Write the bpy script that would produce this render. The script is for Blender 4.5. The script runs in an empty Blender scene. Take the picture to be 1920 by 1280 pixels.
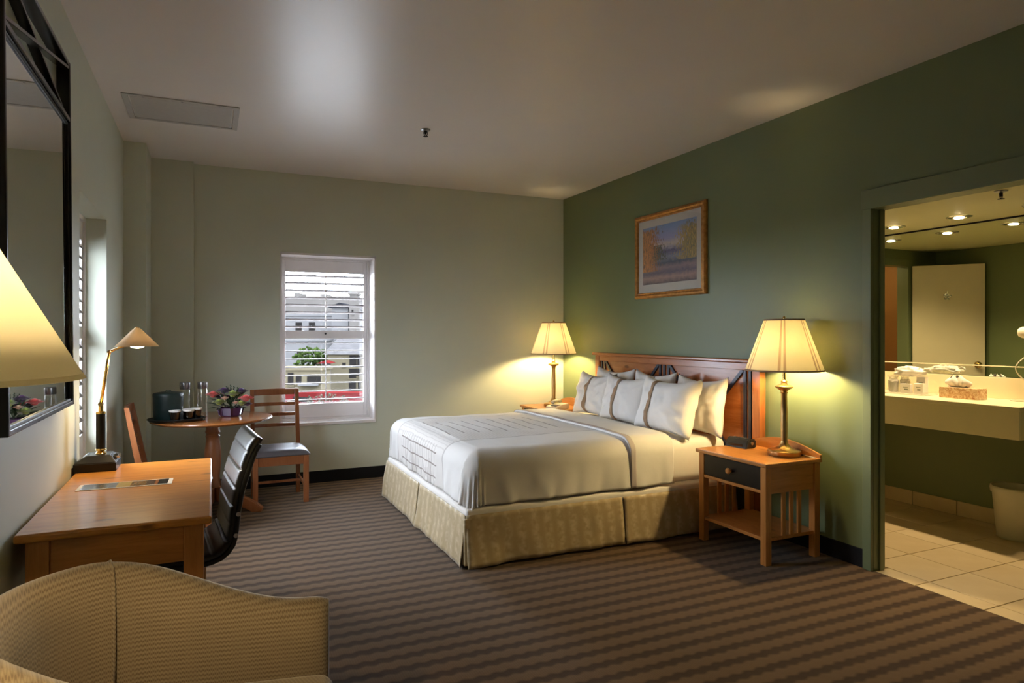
import bpy, bmesh, math, random
from mathutils import Vector, Matrix, noise
random.seed(7)
PI = math.pi
sc = bpy.context.scene
C = sc.collection

# ------------------------------------------------------------------ camera, sky, exposure
cam_d = bpy.data.cameras.new('camera'); cam = bpy.data.objects.new('camera', cam_d); C.objects.link(cam)
cam_d.sensor_width = 36.0; cam_d.lens = 36.0 * 1238.0 / 1920.0
cam_d.shift_y = -13.0 / 1920.0; cam_d.clip_start = 0.02; cam_d.clip_end = 1000
CAM_H = 1.40; YAW = math.radians(24.531)
cam.location = (0, 0, CAM_H); cam.rotation_euler = (PI / 2, 0, -YAW)
sc.camera = cam
sc.view_settings.view_transform = 'Standard'; sc.view_settings.look = 'None'
sc.view_settings.exposure = 1.28; sc.view_settings.gamma = 1.0
sc.view_settings.use_curve_mapping = False
try:
    sc.cycles.use_denoising = True
    sc.cycles.max_bounces = 10; sc.cycles.diffuse_bounces = 6; sc.cycles.glossy_bounces = 5
    sc.cycles.transparent_max_bounces = 16; sc.cycles.transmission_bounces = 6
    sc.cycles.sample_clamp_indirect = 6.0
    sc.cycles.caustics_reflective = False; sc.cycles.caustics_refractive = False
except Exception: pass

SKY = 20.0                                            # overcast sky seen through the two windows
world = bpy.data.worlds.new('overcast_sky'); sc.world = world; world.use_nodes = True
wn = world.node_tree.nodes; wl = world.node_tree.links
bg = wn['Background']; bg.inputs['Color'].default_value = (0.80, 0.88, 1.0, 1); bg.inputs['Strength'].default_value = SKY
def portal(name, loc, rot, sx, sy):
    l = bpy.data.lights.new(name, 'AREA'); l.shape = 'RECTANGLE'; l.size = sx; l.size_y = sy
    l.cycles.is_portal = True
    o = bpy.data.objects.new(name, l); C.objects.link(o); o.location = loc; o.rotation_euler = rot
    return o
portal('portal_back', (1.03, 6.86, 1.36), (PI / 2, 0, PI), 0.9, 1.6).rotation_euler = (-PI / 2, 0, 0)
portal('portal_left', (-0.93, 4.5, 1.36), (0, -PI / 2, 0), 1.55, 1.0)
WARM = (1.0, 0.74, 0.35); WARM2 = (1.0, 0.74, 0.40)

# ------------------------------------------------------------------ dimensions (metres)
XL, XR, YB, YF, ZC = -0.615, 3.57, 6.447, -1.3, 2.90       # bedroom
XW, BY0, BY1, BZ, XB = 5.26, 1.15, 4.40, 2.25, 3.67        # bathroom

# ------------------------------------------------------------------ materials
MATS = {}
def lin(r, g, b):
    f = lambda c: ((c / 255) / 12.92 if c / 255 <= 0.04045 else ((c / 255 + 0.055) / 1.055) ** 2.4)
    return (f(r), f(g), f(b), 1.0)
class NT:
    def __init__(s, name):
        s.m = bpy.data.materials.new(name); s.m.use_nodes = True
        s.t = s.m.node_tree; s.b = s.t.nodes['Principled BSDF']; s.out = s.t.nodes['Material Output']
        MATS[name] = s.m
    def n(s, typ, **kw):
        d = s.t.nodes.new(typ)
        for k, v in kw.items():
            if k.startswith('i_'):
                key = k[2:].replace('_', ' ')
                d.inputs[key].default_value = v
            else: setattr(d, k, v)
        return d
    def l(s, a, b): s.t.links.new(a, b)
    def coord(s, kind='Object', scale=(1, 1, 1), rot=(0, 0, 0)):
        tc = s.n('ShaderNodeTexCoord'); mp = s.n('ShaderNodeMapping')
        mp.inputs['Scale'].default_value = scale; mp.inputs['Rotation'].default_value = rot
        s.l(tc.outputs[kind], mp.inputs['Vector']); return mp.outputs['Vector']
    def noise(s, vec, scale=5, detail=4, rough=0.6, dist=0):
        d = s.n('ShaderNodeTexNoise'); d.inputs['Scale'].default_value = scale
        d.inputs['Detail'].default_value = detail; d.inputs['Roughness'].default_value = rough
        d.inputs['Distortion'].default_value = dist
        s.l(vec, d.inputs['Vector']); return d.outputs['Fac']
    def ramp(s, fac, stops, interp='LINEAR'):
        d = s.n('ShaderNodeValToRGB'); d.color_ramp.interpolation = interp
        e = d.color_ramp.elements
        while len(e) < len(stops): e.new(0.5)
        for k, (p, c) in enumerate(stops): e[k].position = p; e[k].color = c if len(c) == 4 else (*c, 1)
        s.l(fac, d.inputs['Fac']); return d.outputs['Color']
    def math(s, op, a, b=None, c=None):
        d = s.n('ShaderNodeMath'); d.operation = op
        for k, v in enumerate((a, b, c)):
            if v is None: continue
            if isinstance(v, (int, float)): d.inputs[k].default_value = v
            else: s.l(v, d.inputs[k])
        return d.outputs[0]
    def mix(s, fac, a, b, blend='MIX'):
        d = s.n('ShaderNodeMix'); d.data_type = 'RGBA'; d.blend_type = blend
        for k, v in ((0, fac), (6, a), (7, b)):
            if isinstance(v, (int, float)): d.inputs[k].default_value = v
            elif isinstance(v, tuple): d.inputs[k].default_value = v if len(v) == 4 else (*v, 1)
            else: s.l(v, d.inputs[k])
        return d.outputs[2]
    def sep(s, vec):
        d = s.n('ShaderNodeSeparateXYZ'); s.l(vec, d.inputs[0]); return d.outputs
    def bump(s, h, strength=0.2, dist=0.01):
        d = s.n('ShaderNodeBump'); d.inputs['Strength'].default_value = strength; d.inputs['Distance'].default_value = dist
        s.l(h, d.inputs['Height']); s.l(d.outputs['Normal'], s.b.inputs['Normal'])
    def set(s, **kw):
        names = {'color': 'Base Color', 'rough': 'Roughness', 'metal': 'Metallic', 'spec': 'Specular IOR Level',
                 'coat': 'Coat Weight', 'coatr': 'Coat Roughness', 'sheen': 'Sheen Weight', 'em': 'Emission Color', 'ems': 'Emission Strength',
                 'alpha': 'Alpha', 'trans': 'Transmission Weight', 'ior': 'IOR'}
        for k, v in kw.items():
            i = s.b.inputs[names[k]]
            if isinstance(v, (int, float)) and not hasattr(i.default_value, '__len__'): i.default_value = v
            elif isinstance(v, tuple): i.default_value = v if len(v) == 4 else (*v, 1)
            else: s.l(v, i)
        return s.m

def plain(name, col, rough=0.5, metal=0.0, spec=0.5, var=0.06, vscale=6.0, bump=0.0, bscale=80.0, coat=0.0, coord='Object', sheen=0.0):
    t = NT(name); v = t.coord(coord)
    nz = t.noise(v, vscale, 4)
    c2 = tuple(max(0, x * (1 - var)) for x in col[:3]); c3 = tuple(min(1, x * (1 + var)) for x in col[:3])
    t.set(color=t.ramp(nz, [(0.3, c2), (0.7, c3)]), rough=rough, metal=metal, spec=spec, coat=coat, sheen=sheen)
    if bump: t.bump(t.noise(v, bscale, 3), bump, 0.004)
    return t.m

def wood(name, c_dark, c_mid, c_light, axis='Y', rough=0.32, coat=0.25, knots=True, gscale=1.0):
    """straight-grained pine-like timber, grain along the given object axis, with a few dark knots"""
    t = NT(name)
    k = {'X': (1.2, 14, 14), 'Y': (14, 1.2, 14), 'Z': (14, 14, 1.2)}[axis]
    v = t.coord('Object', tuple(q * gscale for q in k))
    n1 = t.noise(v, 2.2, 6, 0.65, 0.6)
    v2 = t.coord('Object', tuple(q * gscale * 5 for q in k)); n2 = t.noise(v2, 3, 3)
    f = t.math('ADD', t.math('MULTIPLY', n1, 0.8), t.math('MULTIPLY', n2, 0.2))
    col = t.ramp(f, [(0.3, c_dark), (0.5, c_mid), (0.72, c_light)])
    if knots:
        kk = {'X': (1.6, 4.2, 4.2), 'Y': (4.2, 1.6, 4.2), 'Z': (4.2, 4.2, 1.6)}[axis]
        vo = t.n('ShaderNodeTexVoronoi'); vo.inputs['Scale'].default_value = 2.1; vo.inputs['Randomness'].default_value = 1
        t.l(t.coord('Object', kk), vo.inputs['Vector'])
        kf = t.ramp(vo.outputs['Distance'], [(0.09, (1, 1, 1)), (0.16, (0, 0, 0))])
        col = t.mix(t.math('MULTIPLY', kf, 0.75), col, tuple(q * 0.35 for q in c_dark[:3]) + (1,))
    t.set(color=col, rough=rough, coat=coat, coatr=0.2)
    t.bump(n2, 0.05, 0.002)
    return t.m

def glassy(name, tint=(1, 1, 1), refl=0.08, rough=0.02):
    """thin clear pane or thin-walled glass: see-through with a faint mirror reflection stronger at grazing angles"""
    t = NT(name); t.t.nodes.remove(t.b)
    tr = t.n('ShaderNodeBsdfTransparent'); tr.inputs['Color'].default_value = (*tint, 1)
    gl = t.n('ShaderNodeBsdfGlossy'); gl.inputs['Roughness'].default_value = rough
    lw = t.n('ShaderNodeLayerWeight'); lw.inputs['Blend'].default_value = 0.25
    f = t.math('ADD', t.math('MULTIPLY', lw.outputs['Facing'], 0.35), refl * 0.5)
    mx = t.n('ShaderNodeMixShader'); t.l(f, mx.inputs[0]); t.l(tr.outputs[0], mx.inputs[1]); t.l(gl.outputs[0], mx.inputs[2])
    t.l(mx.outputs[0], t.out.inputs['Surface']); return t.m

def glow(name, col, strength):
    t = NT(name); t.set(color=(0.8, 0.8, 0.8), em=col, ems=strength); return t.m

def paint(name, col, rough=0.55, spec=0.4, var=0.035):
    t = NT(name); v = t.coord('Object')
    nz = t.noise(v, 1.4, 3); c = col[:3]
    t.set(color=t.ramp(nz, [(0.25, tuple(x * (1 - var) for x in c)), (0.75, tuple(x * (1 + var) for x in c))]), rough=rough, spec=spec)
    t.bump(t.noise(v, 160, 2), 0.05, 0.002)
    return t.m

W_PALE = paint('wall_paint_pale_sage', (0.585, 0.61, 0.50), 0.5)
W_GREEN = paint('wall_paint_green', (0.155, 0.19, 0.088), 0.42, 0.5)
W_BROWN = paint('wall_paint_brown', (0.42, 0.20, 0.06), 0.6)
CEIL = paint('ceiling_satin_white', (0.80, 0.75, 0.725), 0.36, 0.5, 0.02)
BCEIL = paint('bath_ceiling_paint', (0.62, 0.60, 0.36), 0.5)
WHITE = paint('white_trim_paint', (0.74, 0.70, 0.68), 0.35, 0.5, 0.02)
LOUVER = paint('shade_toned_louver_paint', (0.17, 0.145, 0.14), 0.5, 0.1, 0.03)  # off-white louvers coloured darker, standing in for their shaded undersides
CASING = paint('green_casing_paint', (0.17, 0.205, 0.105), 0.35, 0.5)
NAVY = plain('vinyl_base_black', (0.004, 0.004, 0.006), 0.6, spec=0.25, var=0.2)
BLACK = plain('black_lacquer', (0.005, 0.004, 0.004), 0.32, spec=0.35, var=0.2)
BLACKP = plain('black_plastic', (0.012, 0.012, 0.013), 0.38, var=0.2)
ESPRESSO = plain('espresso_frame', (0.010, 0.006, 0.006), 0.22, var=0.4, vscale=20)
BRASS = plain('polished_brass', (0.78, 0.52, 0.18), 0.16, 1.0, var=0.08, vscale=12)
ANTIQUE = plain('antique_brass', (0.50, 0.32, 0.13), 0.30, 1.0, var=0.15, vscale=14)
CHROME = plain('chrome', (0.75, 0.75, 0.76), 0.12, 1.0, var=0.03)
STEEL = plain('brushed_steel', (0.36, 0.36, 0.38), 0.28, 1.0, var=0.1)
DESKW = wood('honey_pine_grain_x', (0.42, 0.155, 0.022, 1), (0.58, 0.235, 0.038, 1), (0.68, 0.30, 0.06, 1), 'X')
PINEX = wood('pine_grain_x', (0.36, 0.135, 0.026, 1), (0.50, 0.20, 0.045, 1), (0.60, 0.26, 0.07, 1), 'X')
PINEY = wood('pine_grain_y', (0.36, 0.135, 0.026, 1), (0.50, 0.20, 0.045, 1), (0.60, 0.26, 0.07, 1), 'Y')
PINEZ = wood('pine_grain_z', (0.36, 0.135, 0.026, 1), (0.50, 0.20, 0.045, 1), (0.60, 0.26, 0.07, 1), 'Z', knots=False)
HEADY = wood('headboard_pine_grain_y', (0.27, 0.075, 0.018, 1), (0.37, 0.115, 0.030, 1), (0.44, 0.15, 0.042, 1), 'Y', 0.26, 0.4)
HEADZ = wood('headboard_pine_grain_z', (0.27, 0.075, 0.018, 1), (0.37, 0.115, 0.030, 1), (0.44, 0.15, 0.042, 1), 'Z', 0.26, 0.4)
CHAIRW = wood('chair_beech', (0.20, 0.062, 0.018, 1), (0.27, 0.090, 0.028, 1), (0.32, 0.115, 0.04, 1), 'Z', 0.35, 0.2, False)
TABLEW = wood('round_table_oak', (0.26, 0.080, 0.018, 1), (0.35, 0.12, 0.03, 1), (0.42, 0.155, 0.045, 1), 'X', 0.25, 0.35, False)
NAVYSTRIP = plain('inlay_dark_blue', (0.012, 0.012, 0.026), 0.3, var=0.2)
LINEN = plain('white_linen', (0.78, 0.75, 0.71), 0.85, spec=0.15, var=0.025, bump=0.10, bscale=35, sheen=0.15)
SHEET = plain('white_sheet', (0.80, 0.76, 0.71), 0.85, spec=0.15, var=0.03, bump=0.12, bscale=22, sheen=0.15)
TAN = plain('tan_band', (0.36, 0.24, 0.15), 0.85, spec=0.1, var=0.08, vscale=60)
LEATHER = plain('black_leather', (0.020, 0.019, 0.020), 0.30, spec=0.7, var=0.15, bump=0.12, bscale=220)
VINYL = plain('grey_vinyl', (0.125, 0.115, 0.125), 0.38, var=0.06, bump=0.05, bscale=260)
IVORY = plain('ivory_enamel', (0.80, 0.63, 0.42), 0.35, var=0.03)
IVPLAST = plain('ivory_plastic', (0.72, 0.66, 0.52), 0.35, var=0.03)
DGREEN = plain('dark_green_vinyl', (0.005, 0.020, 0.020), 0.42, var=0.15, bump=0.1, bscale=300)
PAPER = plain('white_paper', (0.80, 0.77, 0.74), 0.8, var=0.03)
LAMINATE = plain('cream_laminate', (0.80, 0.72, 0.50), 0.35, var=0.02)
DOORW = plain('door_paint_cream', (0.66, 0.58, 0.42), 0.4, var=0.02)
GLASS = glassy('clear_glass'); PANE = glassy('window_pane', (0.97, 0.98, 0.99), 0.06)
TINT = glassy('smoked_glass', (0.30, 0.27, 0.27), 0.25)
CLEARP = glassy('clear_plastic_wrap', (0.92, 0.92, 0.90), 0.5, 0.15)
t = NT('mirror_silver'); MIRROR = t.set(color=(0.86, 0.88, 0.86), metal=1.0, rough=0.015)
t = NT('bath_mirror_silver'); BMIRROR = t.set(color=(0.76, 0.82, 0.72), metal=1.0, rough=0.01)

def carpet_mat():
    t = NT('striped_carpet'); v = t.coord('Object'); x, y, z = t.sep(v)
    wob = t.math('MULTIPLY', t.math('SINE', t.math('MULTIPLY', x, 2 * PI / 0.068)), 0.0052)
    wob2 = t.math('MULTIPLY', t.math('SUBTRACT', t.noise(v, 9, 2), 0.5), 0.013)
    yy = t.math('ADD', t.math('ADD', y, wob), wob2)
    st = t.math('ADD', t.math('MULTIPLY', t.math('SINE', t.math('MULTIPLY', yy, 2 * PI / 0.105)), 0.5), 0.5)
    rib = t.math('ADD', t.math('MULTIPLY', t.math('SINE', t.math('MULTIPLY', x, 2 * PI / 0.0105)), 0.5), 0.5)
    base = t.ramp(st, [(0.18, (0.060, 0.032, 0.014)), (0.62, (0.155, 0.095, 0.049))])
    fz = t.noise(v, 420, 2)
    col = t.mix(0.35, base, t.ramp(fz, [(0.3, (0.35, 0.35, 0.35)), (0.7, (1, 1, 1))]), 'MULTIPLY')
    col = t.mix(0.12, col, t.ramp(rib, [(0.1, (0.3, 0.3, 0.3)), (0.9, (1, 1, 1))]), 'MULTIPLY')
    t.set(color=col, rough=0.95, spec=0.1, sheen=0.1)
    t.bump(t.math('ADD', t.math('MULTIPLY', st, 0.6), t.math('MULTIPLY', fz, 0.5)), 0.5, 0.006)
    return t.m
CARPET = carpet_mat()
def skirt_mat():
    t = NT('striped_damask_skirt'); v = t.coord('Object'); x, y, z = t.sep(v)
    s = t.math('ADD', x, y)
    st = t.math('ADD', t.math('MULTIPLY', t.math('SINE', t.math('MULTIPLY', s, 2 * PI / 0.092)), 0.5), 0.5)
    v2 = t.coord('Object', (26, 26, 30)); nz = t.noise(v2, 1.0, 1)
    m = t.math('MULTIPLY', st, t.ramp(nz, [(0.35, (0, 0, 0)), (0.68, (1, 1, 1))]))
    col = t.mix(m, (0.43, 0.325, 0.175), (0.60, 0.485, 0.30))
    t.set(color=col, rough=t.math('SUBTRACT', 0.75, t.math('MULTIPLY', m, 0.45)), sheen=0.2, spec=0.4)
    t.bump(t.noise(v, 90, 2), 0.12, 0.004); return t.m
SKIRT = skirt_mat()
def duvet_mat():
    """white duvet with a long woven panel of fine dark strokes down its middle, continuing as a grid on the foot drop"""
    t = NT('duvet_printed_linen'); v = t.coord('Object'); x, y, z = t.sep(v)
    wob = t.math('MULTIPLY', t.math('SUBTRACT', t.noise(v, 6, 2), 0.5), 0.02)
    def band(c, lo, hi):
        return t.math('MULTIPLY', t.math('GREATER_THAN', c, lo), t.math('LESS_THAN', c, hi))
    yy = t.math('ADD', y, wob); xx = t.math('ADD', x, wob)
    fold = t.math('PINGPONG', xx, 0.055)
    strokes = t.math('LESS_THAN', fold, 0.006)
    onTop = t.math('MULTIPLY', band(yy, 4.42, 5.10), band(xx, 1.52, 2.52))
    fine = t.math('LESS_THAN', t.math('PINGPONG', xx, 0.012), 0.003)
    top = t.math('MULTIPLY', strokes, onTop)
    panel = t.math('MULTIPLY', band(yy, 4.18, 5.34), t.math('LESS_THAN', xx, 2.60))
    edge = t.math('MULTIPLY', t.math('ADD', band(yy, 4.17, 4.19), band(yy, 5.33, 5.35)), t.math('LESS_THAN', xx, 2.6))
    foot = t.math('LESS_THAN', x, 1.46)
    gy = t.math('LESS_THAN', t.math('PINGPONG', yy, 0.028), 0.0045)
    gz = t.math('LESS_THAN', t.math('PINGPONG', t.math('ADD', z, wob), 0.042), 0.005)
    grid = t.math('MULTIPLY', t.math('MULTIPLY', t.math('MAXIMUM', t.math('MULTIPLY', gy, 0.6), gz), foot), t.math('MULTIPLY', band(yy, 4.32, 5.22), band(z, 0.0, 0.64)))
    rib = t.math('MULTIPLY', t.math('MULTIPLY', fine, panel), 0.16)
    f = t.math('MAXIMUM', t.math('MAXIMUM', t.math('MULTIPLY', top, 0.75), t.math('MULTIPLY', grid, 0.7)), t.math('MAXIMUM', rib, t.math('MULTIPLY', edge, 0.35)))
    base = t.mix(t.math('MULTIPLY', panel, 0.35), (0.78, 0.75, 0.71), (0.66, 0.60, 0.54))
    t.set(color=t.mix(f, base, (0.13, 0.075, 0.05)), rough=0.85, spec=0.15, sheen=0.15)
    t.bump(t.noise(v, 26, 3), 0.12, 0.006); return t.m
DUVET = duvet_mat()
def shade_mat(name, stripes, col=(0.85, 0.72, 0.46), tr=0.5):
    t = NT(name); t.t.nodes.remove(t.b)
    base = None
    if stripes:
        v = t.coord('Object'); x, y, z = t.sep(v)
        a = t.math('ARCTAN2', y, x)
        m = t.math('PINGPONG', t.math('ADD', a, 0.35), PI / 6)
        s = t.math('MULTIPLY', t.math('LESS_THAN', m, 0.105), t.math('GREATER_THAN', m, 0.035))
        base = t.mix(t.math('MULTIPLY', s, 0.62), (*col, 1), (0.30, 0.18, 0.11, 1))
    d = t.n('ShaderNodeBsdfDiffuse'); r = t.n('ShaderNodeBsdfTranslucent')
    for q in (d, r):
        if base is not None: t.l(base, q.inputs['Color'])
        else: q.inputs['Color'].default_value = (*col, 1)
    mx = t.n('ShaderNodeMixShader'); mx.inputs[0].default_value = tr
    t.l(d.outputs[0], mx.inputs[1]); t.l(r.outputs[0], mx.inputs[2]); t.l(mx.outputs[0], t.out.inputs['Surface'])
    return t.m
SHADE = shade_mat('pleated_shade_striped', True, (0.97, 0.92, 0.76), 0.58)
SHADE2 = shade_mat('plain_cream_shade', False, (0.97, 0.93, 0.80), 0.68)
def weave_mat():
    t = NT('taupe_woven_upholstery'); v = t.coord('Object', (1, 1, 1)); x, y, z = t.sep(v)
    u = t.math('ADD', x, t.math('MULTIPLY', y, 0.5))
    a = t.math('SINE', t.math('MULTIPLY', u, 2 * PI / 0.0105)); b = t.math('SINE', t.math('ADD', t.math('MULTIPLY', z, 2 * PI / 0.0125), t.math('MULTIPLY', a, 1.2)))
    f = t.math('ADD', t.math('MULTIPLY', t.math('MULTIPLY', a, b), 0.5), 0.5)
    fz = t.noise(v, 300, 2)
    col = t.ramp(t.math('ADD', t.math('MULTIPLY', f, 0.75), t.math('MULTIPLY', fz, 0.25)), [(0.2, (0.108, 0.078, 0.046)), (0.5, (0.170, 0.130, 0.082)), (0.85, (0.21, 0.168, 0.110))])
    t.set(color=col, rough=0.9, spec=0.15, sheen=0.25); t.bump(f, 0.25, 0.003); return t.m
WEAVE = weave_mat()
def print_mat():
    """landscape print: lilac-blue sky, autumn trees left, mixed trees right, pale river between dark banks"""
    t = NT('landscape_print'); v = t.coord('Generated'); x, y, z = t.sep(v)      # y 1 = left as hung, z up
    s = t.math('SUBTRACT', 1.0, y)                                                # s 0 left .. 1 right
    nz = t.noise(t.coord('Generated', (1, 5, 5)), 3.2, 6, 0.7); nf = t.noise(t.coord('Generated', (1, 14, 4)), 3.5, 5, 0.7)
    zz = t.math('ADD', z, t.math('MULTIPLY', t.math('SUBTRACT', nz, 0.5), 0.16))
    sky = t.ramp(zz, [(0.0, (0.05, 0.035, 0.045)), (0.10, (0.20, 0.12, 0.10)), (0.18, (0.06, 0.05, 0.08)), (0.27, (0.15, 0.10, 0.11)), (0.34, (0.035, 0.045, 0.07)), (0.44, (0.13, 0.13, 0.17)),
                      (0.54, (0.05, 0.04, 0.09)), (0.60, (0.20, 0.17, 0.20)), (0.66, (0.30, 0.24, 0.21)), (0.76, (0.17, 0.16, 0.26)), (0.95, (0.11, 0.15, 0.26))])
    edge = t.math('MULTIPLY', t.math('SUBTRACT', nf, 0.5), 1.25)
    lt = t.math('MULTIPLY', t.math('LESS_THAN', t.math('ADD', s, edge), 0.27), t.math('MULTIPLY', t.math('GREATER_THAN', z, 0.22), t.math('LESS_THAN', t.math('ADD', z, t.math('MULTIPLY', edge, 0.4)), 0.96)))
    rt = t.math('MULTIPLY', t.math('GREATER_THAN', t.math('ADD', s, edge), 0.72), t.math('MULTIPLY', t.math('GREATER_THAN', z, 0.36), t.math('LESS_THAN', t.math('ADD', z, t.math('MULTIPLY', edge, 0.5)), 0.93)))
    mid = t.math('MULTIPLY', t.math('LESS_THAN', t.math('ADD', s, edge), 0.40), t.math('MULTIPLY', t.math('GREATER_THAN', z, 0.40), t.math('LESS_THAN', z, 0.66)))
    c = t.mix(mid, sky, (0.035, 0.045, 0.035))
    c = t.mix(lt, c, t.ramp(nf, [(0.35, (0.06, 0.035, 0.03)), (0.6, (0.36, 0.14, 0.035))]))
    c = t.mix(rt, c, t.ramp(nf, [(0.35, (0.03, 0.045, 0.035)), (0.62, (0.26, 0.17, 0.05))]))
    t.set(color=t.mix(1.0, c, (2.7, 2.7, 2.7, 1), 'MULTIPLY'), rough=0.5); return t.m
PRINT = print_mat()

# ------------------------------------------------------------------ mesh helpers
def BM(): return bmesh.new()
def bx(bm, a, b, bev=0.0, seg=2):
    """axis box between corners a and b, optionally bevelled"""
    x0, y0, z0 = (min(a[i], b[i]) for i in range(3)); x1, y1, z1 = (max(a[i], b[i]) for i in range(3))
    r = bmesh.ops.create_cube(bm, size=1.0)
    vs = r['verts']
    for v in vs: v.co = Vector(((v.co.x + .5) * (x1 - x0) + x0, (v.co.y + .5) * (y1 - y0) + y0, (v.co.z + .5) * (z1 - z0) + z0))
    if bev > 0:
        es = list({e for v in vs for e in v.link_edges})
        r2 = bmesh.ops.bevel(bm, geom=es, offset=min(bev, 0.49 * min(x1 - x0, y1 - y0, z1 - z0)), segments=seg, affect='EDGES', profile=0.5)
        return list({v for f in r2['faces'] for v in f.verts})
    return vs
def xf(vs, M):
    for v in vs: v.co = M @ v.co
def lathe(bm, prof, seg=32, c=(0, 0, 0), cap=True, a0=0.0, a1=2 * PI):
    rings = []; full = abs(a1 - a0 - 2 * PI) < 1e-6
    n = seg if full else seg + 1
    for r, z in prof:
        rings.append([bm.verts.new((c[0] + r * math.cos(a0 + (a1 - a0) * k / seg), c[1] + r * math.sin(a0 + (a1 - a0) * k / seg), c[2] + z)) for k in range(n)])
    for A, B in zip(rings, rings[1:]):
        for k in range(seg):
            bm.faces.new((A[k], A[(k + 1) % n], B[(k + 1) % n], B[k]))
    if cap and full:
        if prof[0][0] > 1e-4: bm.faces.new(list(reversed(rings[0])))
        if prof[-1][0] > 1e-4: bm.faces.new(rings[-1])
    return [v for r in rings for v in r]
def tube(bm, pts, r, seg=10, radii=None):
    pts = [Vector(p) for p in pts]; n = len(pts); rings = []; up = None
    for i, p in enumerate(pts):
        d = (pts[min(i + 1, n - 1)] - pts[max(i - 1, 0)]).normalized()
        if up is None: up = d.orthogonal().normalized()
        up = (up - d * up.dot(d)).normalized(); s = d.cross(up); rr = radii[i] if radii else r
        rings.append([bm.verts.new(p + (up * math.cos(2 * PI * k / seg) + s * math.sin(2 * PI * k / seg)) * rr) for k in range(seg)])
    for A, B in zip(rings, rings[1:]):
        for k in range(seg): bm.faces.new((A[k], A[(k + 1) % seg], B[(k + 1) % seg], B[k]))
    bm.faces.new(list(reversed(rings[0]))); bm.faces.new(rings[-1])
    return [v for r in rings for v in r]
def bar(bm, p, q, w, t, up=(0, 0, 1), bev=0.0):
    """rectangular bar from p to q: width w across, thickness t along up"""
    p, q, up = Vector(p), Vector(q), Vector(up); d = q - p; L = d.length; d.normalize()
    s = d.cross(up).normalized(); u = s.cross(d)
    vs = bx(bm, (0, -w / 2, -t / 2), (L, w / 2, t / 2), bev)
    M = Matrix((d, s, u)).transposed().to_4x4(); M.translation = p
    xf(vs, M); return vs
def prism(bm, poly, h, axis='Z', base=0.0):
    """extrude a 2-D polygon; axis Z: (x,y), axis Y: (x,z), axis X: (y,z)"""
    def P(a, b, k):
        return {'Z': (a, b, k), 'Y': (a, k, b), 'X': (k, a, b)}[axis]
    A = [bm.verts.new(P(a, b, base)) for a, b in poly]; B = [bm.verts.new(P(a, b, base + h)) for a, b in poly]
    n = len(poly)
    bm.faces.new(A); bm.faces.new(list(reversed(B)))
    for k in range(n): bm.faces.new((A[k], B[k], B[(k + 1) % n], A[(k + 1) % n]))
    return A + B
def grid(bm, f, nu, nv, closeu=False):
    V = [[bm.verts.new(f(i / (nu if closeu else nu - 1) if True else 0, j / (nv - 1))) for j in range(nv)] for i in range(nu)]
    for i in range(nu if closeu else nu - 1):
        for j in range(nv - 1):
            a, b = V[i], V[(i + 1) % nu]
            bm.faces.new((a[j], b[j], b[j + 1], a[j + 1]))
    return V
def obj(name, bm, m, parent=None, smooth=False, angle=None, off=None):
    if off is not None:
        for v in bm.verts: v.co -= Vector(off)
    bmesh.ops.recalc_face_normals(bm, faces=bm.faces[:])
    me = bpy.data.meshes.new(name); bm.to_mesh(me); bm.free()
    if isinstance(m, (list, tuple)):
        for q in m: me.materials.append(q)
    else: me.materials.append(m)
    if smooth:
        for p in me.polygons: p.use_smooth = True
        if angle:
            try: me.set_sharp_from_angle(angle=math.radians(angle))
            except Exception: pass
    o = bpy.data.objects.new(name, me); C.objects.link(o)
    if parent is not None: o.parent = parent
    return o
def tag(o, label, cat, group=None, kind=None):
    if label: o['label'] = label
    if cat: o['category'] = cat
    if group: o['group'] = group
    if kind: o['kind'] = kind
    return o
def thing(name, label, cat, loc=(0, 0, 0), rotz=0.0, group=None):
    o = bpy.data.objects.new(name, None); C.objects.link(o); o.empty_display_size = 0.05
    o.location = loc; o.rotation_euler = (0, 0, rotz)
    return tag(o, label, cat, group)
def struct(name, bm, m, label, cat, parent=None):
    o = obj(name, bm, m, parent)
    if parent is None: tag(o, label, cat, kind='structure')
    return o
def sroot(name, label, cat, loc=(0, 0, 0)):
    o = thing(name, label, cat, loc); o['kind'] = 'structure'; return o
def copy_tree(o, parent=None):
    c = o.copy(); C.objects.link(c); c.parent = parent
    for ch in [q for q in list(o.children)]: copy_tree(ch, c)
    return c
def lamp(name, loc, power, col, radius=0.04, parent=None):
    l = bpy.data.lights.new(name, 'POINT'); l.energy = power; l.color = col; l.shadow_soft_size = radius
    o = bpy.data.objects.new(name, l); C.objects.link(o); o.location = loc
    if parent is not None: o.parent = parent
    return o
def spot(name, loc, power, col, size_deg, blend, radius=0.03, parent=None, rot=(0, 0, 0)):
    l = bpy.data.lights.new(name, 'SPOT'); l.energy = power; l.color = col; l.spot_size = math.radians(size_deg); l.spot_blend = blend; l.shadow_soft_size = radius
    o = bpy.data.objects.new(name, l); C.objects.link(o); o.location = loc; o.rotation_euler = rot
    if parent is not None: o.parent = parent
    return o

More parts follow.
